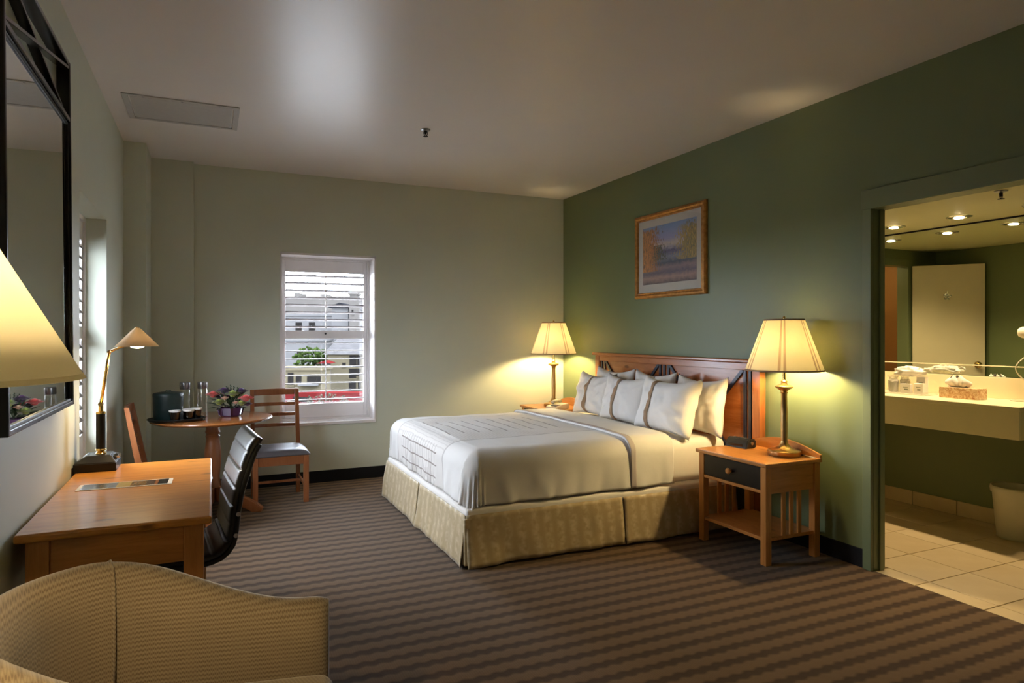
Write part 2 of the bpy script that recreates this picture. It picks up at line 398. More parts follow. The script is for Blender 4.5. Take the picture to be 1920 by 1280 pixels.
# ================================================================== THE ROOM
WX0, WX1, WZ0, WZ1 = 0.585, 1.470, 0.565, 2.155      # back window opening
LY0, LY1, LZ0, LZ1 = 4.02, 4.99, 0.60, 2.145         # left window opening
DY0, DY1, DZ1 = 1.75, 2.680, 2.155                   # doorway to the bathroom
b = BM(); bx(b, (XL - 0.4, YF - 0.1, -0.12), (3.577, YB + 0.4, 0.0)); struct('floor', b, CARPET, 'brown striped carpet floor of the bedroom', 'floor')
b = BM(); bx(b, (XL - 0.4, YF - 0.1, ZC), (XB, YB + 0.45, ZC + 0.12)); struct('ceiling', b, CEIL, 'white satin bedroom ceiling', 'ceiling')
b = BM()
bx(b, (XL - 0.4, YB, 0), (WX0, YB + 0.42, ZC)); bx(b, (WX1, YB, 0), (XR + 0.1, YB + 0.42, ZC))
bx(b, (WX0, YB, 0), (WX1, YB + 0.42, WZ0)); bx(b, (WX0, YB, WZ1), (WX1, YB + 0.42, ZC))
struct('wall_back', b, W_PALE, 'pale sage back wall around the shuttered window', 'wall')
b = BM(); bx(b, (XL - 0.35, 5.90, 0), (-0.460, YB, ZC)); struct('trim_1', b, W_PALE, 'square boxed column in the far left corner', 'column')
b = BM(); bx(b, (-0.460, 6.365, 0), (-0.135, YB, ZC)); struct('trim_2', b, W_PALE, 'shallow boxed pilaster on the back wall beside the corner column', 'pilaster')
b = BM()
bx(b, (XL - 0.35, YF, 0), (XL, LY0, ZC)); bx(b, (XL - 0.35, LY1, 0), (XL, YB, ZC))
bx(b, (XL - 0.35, LY0, 0), (XL, LY1, LZ0)); bx(b, (XL - 0.35, LY0, LZ1), (XL, LY1, ZC))
struct('wall_left', b, W_PALE, 'pale wall along the desk with a deep window recess', 'wall')
b = BM()
bx(b, (XR, YF, 0), (XB, DY0, ZC)); bx(b, (XR, DY1, 0), (XB, YB, ZC)); bx(b, (XR, DY0, DZ1), (XB, DY1, ZC))
struct('wall_right', b, W_GREEN, 'dark sage green wall behind the bed', 'wall')
b = BM(); bx(b, (XL - 0.35, YF - 0.1, 0), (XB, YF, ZC)); struct('wall_front', b, W_PALE, 'pale wall behind the viewer', 'wall')
b = BM(); bx(b, (-0.135, YB - 0.010, 0), (XR, YB, 0.112), 0.003); struct('baseboard_back', b, NAVY, 'black vinyl base along the back wall', 'baseboard')
b = BM(); bx(b, (XR - 0.010, DY1 + 0.045, 0), (XR, YB - 0.010, 0.112), 0.003); struct('baseboard_right', b, NAVY, 'black vinyl base along the green wall', 'baseboard')
b = BM(); bx(b, (XL, YF, 0), (XL + 0.010, 5.90, 0.112), 0.003); struct('baseboard_left', b, NAVY, 'black vinyl base along the desk wall', 'baseboard')
# door casing around the bathroom opening
r = sroot('trim_3', 'sage green painted casing around the bathroom opening', 'door casing', (XR, DY1, 0))
o_ = (XR, DY1, 0)
for (ya, yb_) in ((DY1 - 0.012, DY1 + 0.045), (DY0 - 0.045, DY0 + 0.012)):
    b = BM(); bx(b, (XR - 0.022, ya, 0), (XR + 0.0, yb_, DZ1), 0.004); obj('side_casing', b, CASING, r, off=o_)
b = BM(); bx(b, (XR - 0.026, DY0 - 0.05, DZ1 - 0.012), (XR + 0.0, DY1 + 0.05, DZ1 + 0.105), 0.004); obj('head_casing', b, CASING, r, off=o_)
for ya, s in ((DY1, -1), (DY0, 1)):
    b = BM(); bx(b, (XR + 0.0, ya, 0.0), (XB, ya + s * 0.012, DZ1)); bx(b, (XR + 0.045, ya + s * 0.012, 0), (XB - 0.02, ya + s * 0.024, DZ1), 0.002)
    obj('jamb', b, CASING, r, off=o_)
b = BM(); bx(b, (XR, DY0, DZ1 - 0.012), (XB, DY1, DZ1)); obj('head_jamb', b, CASING, r, off=o_)

# ---- shuttered windows
def shutter_window(name, label, W, zlo, zhi, tilt_hi, tilt_lo, to_world):
    """plantation shutter in a W wide opening; local x across, y outwards, z up; to_world places the root"""
    r = sroot(name, label, 'window'); r.matrix_world = to_world
    H0, H1 = zlo, zhi
    st, top, bot, midh = 0.060, 0.118, 0.135, 0.080
    zm = zlo + 0.50 * (zhi - zlo) + 0.036
    d0, d1 = 0.0, 0.030
    f = 0.03
    b = BM()
    bx(b, (0, -0.012, H0), (f, 0.05, H1), .003); bx(b, (W - f, -0.012, H0), (W, 0.05, H1), .003)
    bx(b, (f, -0.012, H1 - f), (W - f, 0.05, H1), .003); bx(b, (f, -0.012, H0), (W - f, 0.05, H0 + 0.02), .003)
    obj('outer_frame', b, WHITE, r)
    for xa in (f + 0.002, W - f - 0.002 - st * 0.6):
        b = BM(); bx(b, (xa, d0, H0 + 0.02), (xa + st * 0.6, d1, H1 - f), 0.004); obj('stile', b, WHITE, r)
    xi0, xi1 = f + st * 0.6 + 0.004, W - f - st * 0.6 - 0.004
    for (za, zb) in ((H1 - f - top, H1 - f), (H0 + 0.02, H0 + 0.02 + bot), (zm - midh / 2, zm + midh / 2)):
        b = BM(); bx(b, (xi0 - 0.003, d0, za), (xi1 + 0.003, d1, zb), 0.004); obj('rail', b, WHITE, r)
    lou = None
    for (za, zb, n, tl) in ((zm + midh / 2, H1 - f - top, 8, tilt_hi), (H0 + 0.02 + bot, zm - midh / 2, 8, tilt_lo)):
        p = (zb - za) / n
        for k in range(n):
            if lou is None:
                b = BM(); w = 0.064; n2 = 12
                poly = [(0.5 * w * math.cos(2 * PI * q / n2), 0.0055 * math.sin(2 * PI * q / n2)) for q in range(n2)]
                prism(b, poly, xi1 - xi0, 'X', xi0); lou = o = obj('louver', b, LOUVER, r, True)
            else:
                o = lou.copy(); C.objects.link(o); o.parent = r
            o.location = (0, d1 / 2, za + (k + 0.5) * p); o.rotation_euler = (tl, 0, 0)
        b = BM(); xm = W / 2; bx(b, (xm - 0.005, -0.032, za + 0.3 * p), (xm + 0.005, -0.022, zb - 0.15 * p), 0.002); obj('tilt_rod', b, WHITE, r)
    b = BM(); tube(b, [(W / 2, -0.002, zm + 0.01), (W / 2, -0.022, zm + 0.01)], 0.009, 10); obj('knob', b, BLACKP, r)
    # sash window behind the shutter
    y0 = 0.09
    b = BM()
    for (a, c) in (((0, y0, H0), (0.045, y0 + 0.05, H1)), ((W - 0.045, y0, H0), (W, y0 + 0.05, H1)), ((0.045, y0, H1 - 0.05), (W - 0.045, y0 + 0.05, H1)), ((0.045, y0, H0), (W - 0.045, y0 + 0.05, H0 + 0.06)), ((0.045, y0, zm - 0.022), (W - 0.045, y0 + 0.05, zm + 0.022))):
        bx(b, a, c, 0.003)
    fr = obj('sash_frame', b, WHITE, r)
    for (za, zb) in ((H0 + 0.06, zm - 0.022), (zm + 0.022, H1 - 0.05)):
        b = BM(); bx(b, (0.045, y0 + 0.022, za), (W - 0.045, y0 + 0.026, zb)); obj('pane', b, PANE, fr)
    return r
win1 = shutter_window('window_1', 'white plantation shutter window in the back wall with open louvers', WX1 - WX0, WZ0 + 0.005, WZ1, -0.26, -0.03, Matrix.Translation((WX0, YB + 0.235, 0)))
b = BM(); bx(b, (WX0 - 0.004, YB - 0.012, WZ0 - 0.022), (WX1 + 0.004, YB + 0.225, WZ0 + 0.006), 0.004); o = obj('sill', b, WHITE, None); o.parent = win1; o.matrix_parent_inverse = win1.matrix_world.inverted()
b = BM()
for (a, c) in (((WX0 - 0.006, YB - 0.006, WZ0), (WX0 + 0.012, YB + 0.22, WZ1 + 0.01)), ((WX1 - 0.012, YB - 0.006, WZ0), (WX1 + 0.006, YB + 0.22, WZ1 + 0.01)), ((WX0, YB - 0.006, WZ1 - 0.010), (WX1, YB + 0.22, WZ1 + 0.01))): bx(b, a, c)
o = obj('reveal', b, WHITE, None); o.parent = win1; o.matrix_parent_inverse = win1.matrix_world.inverted()
# left window: local x along world +y, local y (outwards) along world -x
MW = Matrix(((0, -1, 0, XL - 0.125), (1, 0, 0, LY0), (0, 0, 1, 0), (0, 0, 0, 1)))
win2 = shutter_window('window_2', 'white plantation shutter window seen edge-on in the desk wall recess', LY1 - LY0, LZ0 + 0.01, LZ1, 0.85, 0.85, MW)
b = BM(); bx(b, (XL - 0.12, LY0, LZ0 - 0.02), (XL + 0.01, LY1, LZ0 + 0.008), 0.003); o = obj('sill', b, WHITE, None); o.parent = win2; o.matrix_parent_inverse = win2.matrix_world.inverted()

# ---- ceiling fittings
GRILLE = plain('grille_grey_paint', (0.50, 0.48, 0.46), 0.5, var=0.04, vscale=30)
VX0, VX1, VY0, VY1 = -0.507, 0.176, 4.72, 5.237
r = thing('ceiling_vent', 'flat grey-white return air panel set in the ceiling', 'vent', ((VX0 + VX1) / 2, (VY0 + VY1) / 2, ZC))
rc = tuple(r.location)
b = BM()
for (a, c) in (((VX0, VY0, ZC - .008), (VX1, VY0 + .03, ZC)), ((VX0, VY1 - .03, ZC - .008), (VX1, VY1, ZC)), ((VX0, VY0 + .03, ZC - .008), (VX0 + .035, VY1 - .03, ZC)), ((VX1 - .035, VY0 + .03, ZC - .008), (VX1, VY1 - .03, ZC))): bx(b, a, c, 0.002)
obj('frame', b, GRILLE, r, off=rc)
b = BM(); bx(b, (VX0 + .043, VY0 + .038, ZC - .006), (VX1 - .043, VY1 - .038, ZC - 0.001), 0.002); obj('panel', b, GRILLE, r, off=rc)
for k in range(3):
    b = BM(); lathe(b, [(0.0, -0.004), (0.006, -0.003), (0.007, 0.0)], 10, (VX0 + 0.12 + k * 0.22, VY0 + 0.016, ZC - 0.0075)); obj('screw', b, STEEL, r, off=rc)
def sprinkler(x, y, z, label):
    r = thing('sprinkler_head', label, 'sprinkler', (x, y, z), 0, 'ceiling sprinklers')
    b = BM(); lathe(b, [(0.036, 0.0), (0.034, -0.006), (0.020, -0.012), (0.0, -0.012)], 24, (0, 0, 0)); obj('escutcheon', b, STEEL, r, True, 40)
    b = BM(); lathe(b, [(0.010, -0.010), (0.009, -0.030), (0.006, -0.036), (0.0, -0.036)], 12); obj('nozzle', b, BLACKP, r, True, 40)
    for s in (-1, 1):
        b = BM(); tube(b, [(s * 0.010, 0, -0.012), (s * 0.016, 0, -0.026), (s * 0.008, 0, -0.044), (0, 0, -0.048)], 0.0028, 6); obj('yoke_arm', b, BLACKP, r)
    b = BM(); lathe(b, [(0.0, -0.047), (0.018, -0.048), (0.018, -0.051), (0.0, -0.051)], 12); obj('deflector', b, BLACKP, r)
sprinkler(1.432, 4.662, ZC, 'dark fire sprinkler head on the bedroom ceiling')
sprinkler(4.25, 2.35, BZ, 'dark fire sprinkler head on the bathroom ceiling')

# ================================================================== BATHROOM
GROUT = plain('grout', (0.20, 0.13, 0.06), 0.9, var=0.1, vscale=40)
def tile_mat():
    t = NT('beige_ceramic_tile'); v = t.coord('Object')
    oi = t.n('ShaderNodeObjectInfo')
    n1 = t.noise(v, 5, 4); f = t.math('ADD', t.math('MULTIPLY', n1, 0.7), t.math('MULTIPLY', oi.outputs['Random'], 0.3))
    t.set(color=t.ramp(f, [(0.3, (0.52, 0.40, 0.235)), (0.75, (0.62, 0.50, 0.32))]), rough=0.38); t.bump(t.noise(v, 60, 2), 0.05, 0.003); return t.m
TILE = tile_mat()
b = BM(); bx(b, (3.577, BY0, -0.12), (XW + 0.1, BY1 + 1.2, -0.004)); fb = struct('floor_bathroom', b, GROUT, 'beige ceramic tile floor of the bathroom', 'floor')
T = 0.358; g = 0.005
tile_mesh = {}
xs = [3.578] + [3.702 + k * T for k in range(5)]; xs = [x for x in xs if x < XW - 0.02] + [XW]
ys = [BY0] + [2.42 + k * 0.362 for k in range(-3, 6) if BY0 + 0.05 < 2.42 + k * 0.362 < BY1] + [BY1]
for i in range(len(xs) - 1):
    for j in range(len(ys) - 1):
        if xs[i] < XB and not (DY0 - 0.0 <= ys[j] + 0.0 or True): continue
        x0, x1, y0, y1 = xs[i] + g / 2, xs[i + 1] - g / 2, ys[j] + g / 2, ys[j + 1] - g / 2
        if xs[i] < XB - 0.05:                                  # strip in the doorway only
            y0 = max(y0, DY0 + 0.014); y1 = min(y1, DY1 - 0.014)
            if y1 - y0 < 0.03: continue
        key = (round(x1 - x0, 3), round(y1 - y0, 3))
        if key not in tile_mesh:
            b = BM(); bx(b, (0, 0, -0.01), (x1 - x0, y1 - y0, 0.0), 0.0015, 1); o = obj('tile', b, TILE, fb); tile_mesh[key] = o.data
        else:
            o = bpy.data.objects.new('tile', tile_mesh[key]); C.objects.link(o); o.parent = fb
        o.location = (x0, y0, 0)
b = BM(); bx(b, (XB - 0.02, BY0 - 0.1, BZ), (XW + 0.1, BY1 + 1.25, BZ + 0.1)); struct('ceiling_bathroom', b, BCEIL, 'low pale ceiling of the bathroom', 'ceiling')
b = BM(); bx(b, (XW, BY0 - 0.1, 0), (XW + 0.1, BY1 + 1.2, BZ)); wv = struct('wall_vanity', b, W_GREEN, 'dark green bathroom wall behind the vanity', 'wall')
bb = sroot('baseboard_bathroom', 'beige tile base along the vanity wall', 'baseboard', (XW, BY0, 0))
k = 0; y = 3.573
yy = [BY0] + [3.573 + q * 0.355 for q in range(-6, 3)] + [BY1]
for ya, yb_ in zip(yy, yy[1:]):
    b = BM(); bx(b, (XW - 0.010, ya + 0.003, 0.002), (XW, yb_ - 0.003, 0.113), 0.002, 1); obj('base_tile', b, TILE, bb, off=(XW, BY0, 0))
b = BM(); bx(b, (XB, BY0 - 0.1, 0), (XW, BY0, BZ)); struct('wall_bathroom_front', b, W_GREEN, 'green end wall of the bathroom', 'wall')
# partition with its own doorway, brown closet beyond
PX0, PX1, PZ = 4.11, 4.66, 2.10
b = BM(); bx(b, (XB, BY1, 0), (PX0, BY1 + 0.1, BZ)); bx(b, (PX1, BY1, 0), (XW, BY1 + 0.1, BZ)); bx(b, (PX0, BY1, PZ), (PX1, BY1 + 0.1, BZ)); struct('wall_partition', b, W_GREEN, 'green partition wall at the end of the vanity', 'wall')
b = BM(); bx(b, (XB, BY1 + 1.15, 0), (XW, BY1 + 1.2, BZ)); bx(b, (XB, BY1 + 0.1, 0), (XB + 0.02, BY1 + 1.15, BZ)); bx(b, (XW - 0.02, BY1 + 0.1, 0), (XW, BY1 + 1.15, BZ)); struct('wall_closet', b, W_BROWN, 'brown wall of the closet beyond the partition', 'wall')
b = BM(); bx(b, (PX0 - 0.05, BY1 - 0.015, 0), (PX0 + 0.014, BY1 + 0.104, PZ + 0.05), 0.003); bx(b, (PX1 - 0.014, BY1 - 0.015, 0), (PX1 + 0.05, BY1 + 0.104, PZ + 0.05), 0.003); bx(b, (PX0 + 0.014, BY1 - 0.015, PZ - 0.014), (PX1 - 0.014, BY1 + 0.104, PZ + 0.05), 0.003)
struct('trim_4', b, CASING, 'green casing of the closet doorway', 'door casing')
r = thing('added_closet_light', 'unseen round light added to brighten the brown closet', 'ceiling light', (4.45, BY1 + 0.62, BZ))  # lamp added so the closet does not stay black in the mirror
b = BM(); lathe(b, [(0.09, 0.0), (0.09, -0.015), (0.07, -0.02), (0.0, -0.02)], 28); obj('canopy', b, CHROME, r, True, 40)
b = BM(); lathe(b, [(0.07, -0.018), (0.085, -0.05), (0.065, -0.09), (0.0, -0.105)], 28, cap=False); obj('globe', b, glow('added_closet_globe', (*WARM2, 1), 22.0), r, True)
# open door, hinged at PX0 and swung towards the green wall
dr = sroot('door_1', 'cream flat door standing open, seen in the bathroom mirror', 'door', (PX0 - 0.005, BY1 - 0.045, 0)); dr.rotation_euler = (0, 0, math.atan2(-0.50, -0.40))
b = BM(); bx(b, (0.0, -0.036, 0.012), (0.60, 0.0, PZ - 0.015), 0.003); obj('leaf', b, DOORW, dr)
b = BM(); lathe(b, [(0.03, 0), (0.03, 0.006), (0.012, 0.010), (0.012, 0.034), (0.026, 0.042), (0.030, 0.058), (0.020, 0.068), (0.0, 0.07)], 20); xf(b.verts, Matrix.Translation((0.54, 0.0, 1.11)) @ Matrix.Rotation(-PI / 2, 4, 'X')); obj('knob', b, BRASS, dr, True, 40)
b = BM(); bx(b, (0.27, 0.0, 1.74), (0.31, 0.006, 1.80), 0.003)
for sx in (-1, 1): tube(b, [(0.29, 0.004, 1.775), (0.29 + sx * 0.012, 0.04, 1.76), (0.29 + sx * 0.028, 0.05, 1.775), (0.29 + sx * 0.034, 0.048, 1.79)], 0.005, 8)
tube(b, [(0.29, 0.004, 1.79), (0.29, 0.045, 1.80), (0.29, 0.055, 1.825)], 0.005, 8); obj('robe_hook', b, CHROME, dr, True, 40)

# vanity counter, mirror
CX0, CY0, CZ = 4.72, 2.50, 0.932
r = thing('vanity_counter', 'cream laminate vanity counter with deep front apron under the mirror', 'counter', (XW - 0.27, 3.45, CZ)); rc = tuple(r.location)
b = BM(); bx(b, (CX0, CY0, CZ - 0.03), (XW - 0.001, BY1 - 0.016, CZ), 0.004); obj('worktop', b, LAMINATE, r, off=rc)
b = BM(); bx(b, (CX0 + 0.008, CY0 + 0.008, CZ - 0.215), (CX0 + 0.028, BY1 - 0.016, CZ - 0.03), 0.002); obj('apron', b, LAMINATE, r, off=rc)
b = BM(); bx(b, (CX0 + 0.028, CY0 + 0.008, CZ - 0.215), (XW - 0.001, CY0 + 0.028, CZ - 0.03), 0.002); obj('side_apron', b, LAMINATE, r, off=rc)
b = BM(); bx(b, (XW - 0.021, CY0, CZ), (XW - 0.001, BY1 - 0.016, 1.088), 0.003); obj('backsplash', b, LAMINATE, r, off=rc)
r = thing('vanity_mirror', 'wide wall mirror above the cream vanity counter', 'mirror', (XW, 3.3, 1.09)); rc = tuple(r.location)
b = BM(); bx(b, (XW - 0.008, 1.6, 1.092), (XW - 0.001, BY1 - 0.003, BZ - 0.006)); obj('glass', b, BMIRROR, r, off=rc)
b = BM(); bx(b, (XW - 0.016, 1.6, 1.164), (XW - 0.0085, BY1 - 0.003, 1.172), 0.001); obj('rail', b, LAMINATE, r, off=rc)
b = BM(); bx(b, (XW - 0.014, 1.6, BZ - 0.012), (XW - 0.001, BY1 - 0.003, BZ), 0.001); obj('top_channel', b, NAVY, r, off=rc)
# recessed downlights
BULB = glow('downlight_bulb', (1.0, 0.80, 0.48, 1), 25.0)
for k, (y, lab) in enumerate(((4.0, 'recessed bathroom downlight nearest the partition, behind the door jamb'), (3.5, 'recessed bathroom downlight at the left of the two in view'), (3.0, 'recessed bathroom downlight at the right of the two in view'), (2.5, 'recessed bathroom downlight nearest the viewer, over the counter end'))):
    r = thing('downlight', lab, 'downlight', (4.92, y, BZ), 0, 'recessed bathroom downlights')
    b = BM(); lathe(b, [(0.060, -0.001), (0.066, -0.006), (0.080, -0.004), (0.084, 0.0)], 28, cap=False); obj('trim_ring', b, CHROME, r, True, 40)
    b = BM(); lathe(b, [(0.060, -0.001), (0.050, -0.003), (0.034, -0.005)], 28, cap=False); obj('reflector', b, CHROME, r, True)
    b = BM(); lathe(b, [(0.034, -0.005), (0.028, -0.012), (0.0, -0.016)], 20); obj('bulb', b, BULB, r, True)
    spot('downlight_lamp', (0, 0, -0.03), 20.0, WARM2, 135, 0.7, 0.03, r)

# wastebasket
def taper_bin(name, label, x, y, h, r0, r1, m):
    r = thing(name, label, 'wastebasket', (x, y, 0))
    b = BM(); lathe(b, [(0.0, 0.002), (r0 - 0.008, 0.002), (r0, 0.01), (r1, h - 0.008), (r1 + 0.006, h - 0.004), (r1 + 0.004, h), (r1 - 0.005, h - 0.004), (r0 - 0.006, 0.016), (0.0, 0.014)], 36); obj('body', b, m, r, True, 50)
    b = BM(); lathe(b, [(r0 * 0.99, 0.001), (r0 + 0.003, 0.004), (r0 + 0.003, 0.012)], 36, cap=False); obj('foot_ring', b, m, r, True)
    b = BM(); lathe(b, [(r1 - 0.003, h - 0.001), (r1 + 0.007, h), (r1 + 0.009, h - 0.02), (r1 + 0.006, h - 0.045)], 36, cap=False); obj('liner', b, m, r, True)
taper_bin('wastebasket', 'beige plastic wastebasket on the bathroom tile under the counter', 5.045, 2.70, 0.355, 0.105, 0.135, IVPLAST)

# tissue box
def tissue():
    r = thing('tissue_box', 'flat tan marbled tissue box with a white tissue pulled up on the counter', 'tissue box', (5.02, 3.035, CZ))
    t = NT('marbled_tissue_card'); v = t.coord('Object'); nz = t.noise(v, 22, 6, 0.7, 2.0)
    m = t.set(color=t.ramp(nz, [(0.35, (0.42, 0.17, 0.06)), (0.5, (0.68, 0.46, 0.26)), (0.62, (0.80, 0.66, 0.46))]), rough=0.5)
    b = BM(); bx(b, (-0.06, -0.135, 0.0), (0.06, 0.135, 0.080), 0.003); obj('carton', b, m, r)
    b = BM(); lathe(b, [(0.0, 0.0), (0.05, 0.0)], 24); xf(b.verts, Matrix.Translation((0, 0.02, 0.0810)) @ Matrix.Diagonal((0.7, 1.6, 1, 1))); obj('opening', b, PAPER, r)
    b = BM()
    def f(u, v):
        a = 2 * PI * u; h = v
        rr = (0.035 - 0.005 * h + 0.028 * math.sin(PI * h) ) * (1 + 0.28 * math.sin(3 * a + 1) + 0.15 * math.sin(7 * a))
        return Vector((rr * 0.7 * math.cos(a), 0.02 + rr * 1.2 * math.sin(a) + 0.02 * h * h, 0.081 + 0.075 * h + 0.012 * h * math.sin(5 * a)))
    grid(b, f, 40, 10, True); obj('tissue', b, PAPER, r, True)
tissue()
# toiletries beside it
r = thing('amenity_tray', 'clear plastic tray of toiletries on the vanity counter', 'tray', (5.02, 3.44, CZ))
b = BM(); bx(b, (-0.09, -0.17, 0.0), (0.09, 0.17, 0.006), 0.003); obj('tray_base', b, IVPLAST, r)
for (a, c) in (((-0.09, -0.17, 0.006), (-0.084, 0.17, 0.028)), ((0.084, -0.17, 0.006), (0.09, 0.17, 0.028)), ((-0.084, -0.17, 0.006), (0.084, -0.164, 0.028)), ((-0.084, 0.164, 0.006), (0.084, 0.17, 0.028))):
    b = BM(); bx(b, a, c, 0.001); obj('tray_wall', b, GLASS, r)
LOGO = plain('printed_grey', (0.25, 0.27, 0.22), 0.6)
for (dx, dy, sx, sy, sz, lab) in ((-0.045, -0.11, 0.03, 0.075, 0.085, 'white boxed soap at the right end of the toiletry tray'), (-0.045, -0.005, 0.028, 0.085, 0.075, 'white boxed soap in the middle of the toiletry tray'), (0.035, -0.08, 0.04, 0.07, 0.130, 'tall white boxed shower cap at the back of the toiletry tray')):
    r = thing('soap_box', lab, 'soap box', (5.02 + dx, 3.44 + dy, CZ + 0.0065), 0, 'boxed toiletries')
    b = BM(); bx(b, (-sx / 2, -sy / 2, 0), (sx / 2, sy / 2, sz), 0.002); obj('carton', b, PAPER, r)
    b = BM(); bx(b, (-sx / 2 - 0.0006, -sy * 0.25, sz * 0.35), (-sx / 2 + 0.001, sy * 0.1, sz * 0.5)); obj('printed_mark', b, LOGO, r)
    b = BM(); bx(b, (-sx / 2 - 0.0006, -sy * 0.25, sz * 0.62), (-sx / 2 + 0.001, sy * 0.22, sz * 0.68)); obj('printed_line', b, LOGO, r)
for k, (dx, dy, lab) in enumerate(((-0.03, 0.115, 'plastic-wrapped cup at the left end of the toiletry tray'), (0.035, 0.06, 'plastic-wrapped cup behind the soap boxes on the toiletry tray'))):
    r = thing('wrapped_cup', lab, 'cup', (5.02 + dx, 3.44 + dy, CZ + 0.0065), 0, 'wrapped bathroom cups')
    b = BM(); lathe(b, [(0.0, 0.0), (0.030, 0.0), (0.038, 0.100), (0.036, 0.101), (0.028, 0.004), (0.0, 0.004)], 20); obj('cup', b, PAPER, r, True, 50)
    b = BM()
    def f(u, v, k=k):
        a = 2 * PI * u
        rr = (0.040 + 0.004 * math.sin(5 * a + k) * v) * (1 if v < 0.6 else 1 - 1.5 * (v - 0.6)) + (0.02 * (v - 0.85) / 0.15 * (1 + 0.4 * math.sin(4 * a)) if v > 0.85 else 0)
        return Vector((rr * math.cos(a), rr * math.sin(a), 0.002 + 0.133 * v + 0.006 * math.sin(3 * a + k) * v))
    grid(b, f, 26, 14, True); obj('wrapper', b, CLEARP, r, True)
r = thing('plastic_bag', 'crumpled white plastic bag lying on top of the toiletry tray', 'plastic bag', (5.035, 3.42, CZ + 0.144))
b = BM()
def f(u, v):
    a = 2 * PI * u; ph = PI * v
    n_ = 0.55 * noise.noise(Vector((2.5 * math.cos(a), 2.5 * math.sin(a), 5 * v))) + 0.25 * noise.noise(Vector((7 * math.cos(a), 7 * math.sin(a), 11 * v)))
    rr = (1 + n_) * math.sin(ph)
    return Vector((0.045 * rr * math.cos(a), 0.125 * rr * math.sin(a) + 0.02, 0.034 - 0.034 * math.cos(ph) * (1 + n_)))
grid(b, f, 36, 14, True); obj('bag', b, PAPER, r, True)
for s in (-1, 1):
    b = BM(); tube(b, [(0.0, s * 0.08, 0.04), (-0.01, s * 0.10, 0.062), (0.0, s * 0.125, 0.058), (0.01, s * 0.14, 0.04)], 0.007, 8); obj('bag_handle', b, PAPER, r, True)
# hair dryer on the mirror wall
r = thing('hair_dryer', 'white wall hair dryer hung at the right edge of the vanity mirror', 'hair dryer', (XW - 0.012, 2.665, 1.30)); 
b = BM(); bx(b, (-0.05, -0.045, -0.05), (0.0, 0.045, 0.10), 0.012); obj('holder', b, IVPLAST, r, True, 40)
b = BM(); lathe(b, [(0.0, -0.07), (0.030, -0.07), (0.040, -0.05), (0.042, 0.02), (0.034, 0.05), (0.028, 0.08), (0.0, 0.08)], 24); xf(b.verts, Matrix.Translation((-0.085, 0.0, 0.115)) @ Matrix.Rotation(PI / 2, 4, 'X')); obj('barrel', b, IVPLAST, r, True, 40)
b = BM(); tube(b, [(-0.085, 0.02, 0.09), (-0.08, 0.025, 0.0), (-0.078, 0.026, -0.05)], 0.018, 12, [0.020, 0.017, 0.014]); obj('grip', b, IVPLAST, r, True)
b = BM(); pts = [(-0.078, 0.026, -0.05)] + [(-0.08 - 0.03 * math.sin(q * 0.5), 0.03 + 0.055 * math.sin(q * 0.35), -0.05 - 0.022 * q) for q in range(1, 13)] + [(-0.09 + 0.05 * math.cos(q), 0.07 + 0.05 * math.sin(q), -0.3625) for q in [0.5 * k for k in range(16)]]
tube(b, pts, 0.004, 6); obj('cord', b, IVPLAST, r, True)

# ================================================================== BED
BX0, BX1, BYN, BYF = 1.385, 3.47, 3.70, 5.64
BTOP = 0.685
r = thing('king_bed', 'king-size bed base and mattress with gold striped skirt', 'bed', (BX0, (BYN + BYF) / 2, 0)); rc = tuple(r.location)
b = BM(); bx(b, (BX0 + 0.03, BYN + 0.03, 0.03), (BX1, BYF - 0.03, 0.30), 0.01); obj('box_spring', b, SKIRT, r, off=rc)
def soft_slab(x0, y0, z0, x1, y1, z1, rad, wr=0.006, nu=40, nv=40, sd=0.0):
    b = BM(); bx(b, (x0, y0, z0), (x1, y1, z1), rad, 4)
    bmesh.ops.subdivide_edges(b, edges=[e for e in b.edges if e.calc_length() > 0.3], cuts=8, use_grid_fill=True)
    for v in b.verts:
        n_ = noise.noise(v.co * 6 + Vector((sd, 0, 0))); v.co.z += wr * n_; v.co.y += wr * noise.noise(v.co * 5 + Vector((9 + sd, 3, 1)))
    return b
obj('box_cover', soft_slab(BX0 + 0.004, BYN + 0.004, 0.285, BX1, BYF - 0.004, 0.352, 0.022, 0.003), SHEET, r, True, off=rc)
obj('mattress', soft_slab(BX0 + 0.07, BYN + 0.055, 0.345, BX1 - 0.01, BYF - 0.055, BTOP - 0.030, 0.07, 0.006, sd=4.0), SHEET, r, True, off=rc)
def skirt_panel(p0, p1, nrm, sd, zt=0.318):
    """hanging cloth panel from p0 to p1 (plan points), bulging along nrm, wavy hem"""
    p0, p1, nrm = Vector((*p0, 0)), Vector((*p1, 0)), Vector((*nrm, 0)); L = (p1 - p0).length
    b = BM(); nu = max(8, int(L / 0.025)); d = (p1 - p0) / L
    def f(u, v):
        s = u * L; k = 1 - v
        wav = 0.010 * noise.noise(Vector((s * 5 + sd, 2.0, v * 1.2))) + 0.006 * noise.noise(Vector((s * 13 + sd, 5.0, v)))
        edge = 0.014 * (math.exp(-((s) / 0.05) ** 2) + math.exp(-((L - s) / 0.05) ** 2))
        out = 0.004 + v * (0.030 + 1.7 * wav) + edge * v
        hem = 0.010 * noise.noise(Vector((s * 3.0 + sd, 8.0, 0)))
        return p0 + d * (s + 0.012 * v * (u - 0.5)) + nrm * out + Vector((0, 0, zt - v * (zt - 0.016) + hem * v))
    grid(b, f, nu, 12)
    o = obj('skirt_panel', b, SKIRT, r, True, off=rc)
    m = o.modifiers.new('thick', 'SOLIDIFY'); m.thickness = 0.004
    return o
PY = 4.655; PX = 2.50
skirt_panel((BX0, PY - 0.012), (BX0, BYN + 0.004), (-1, 0), 1.0)
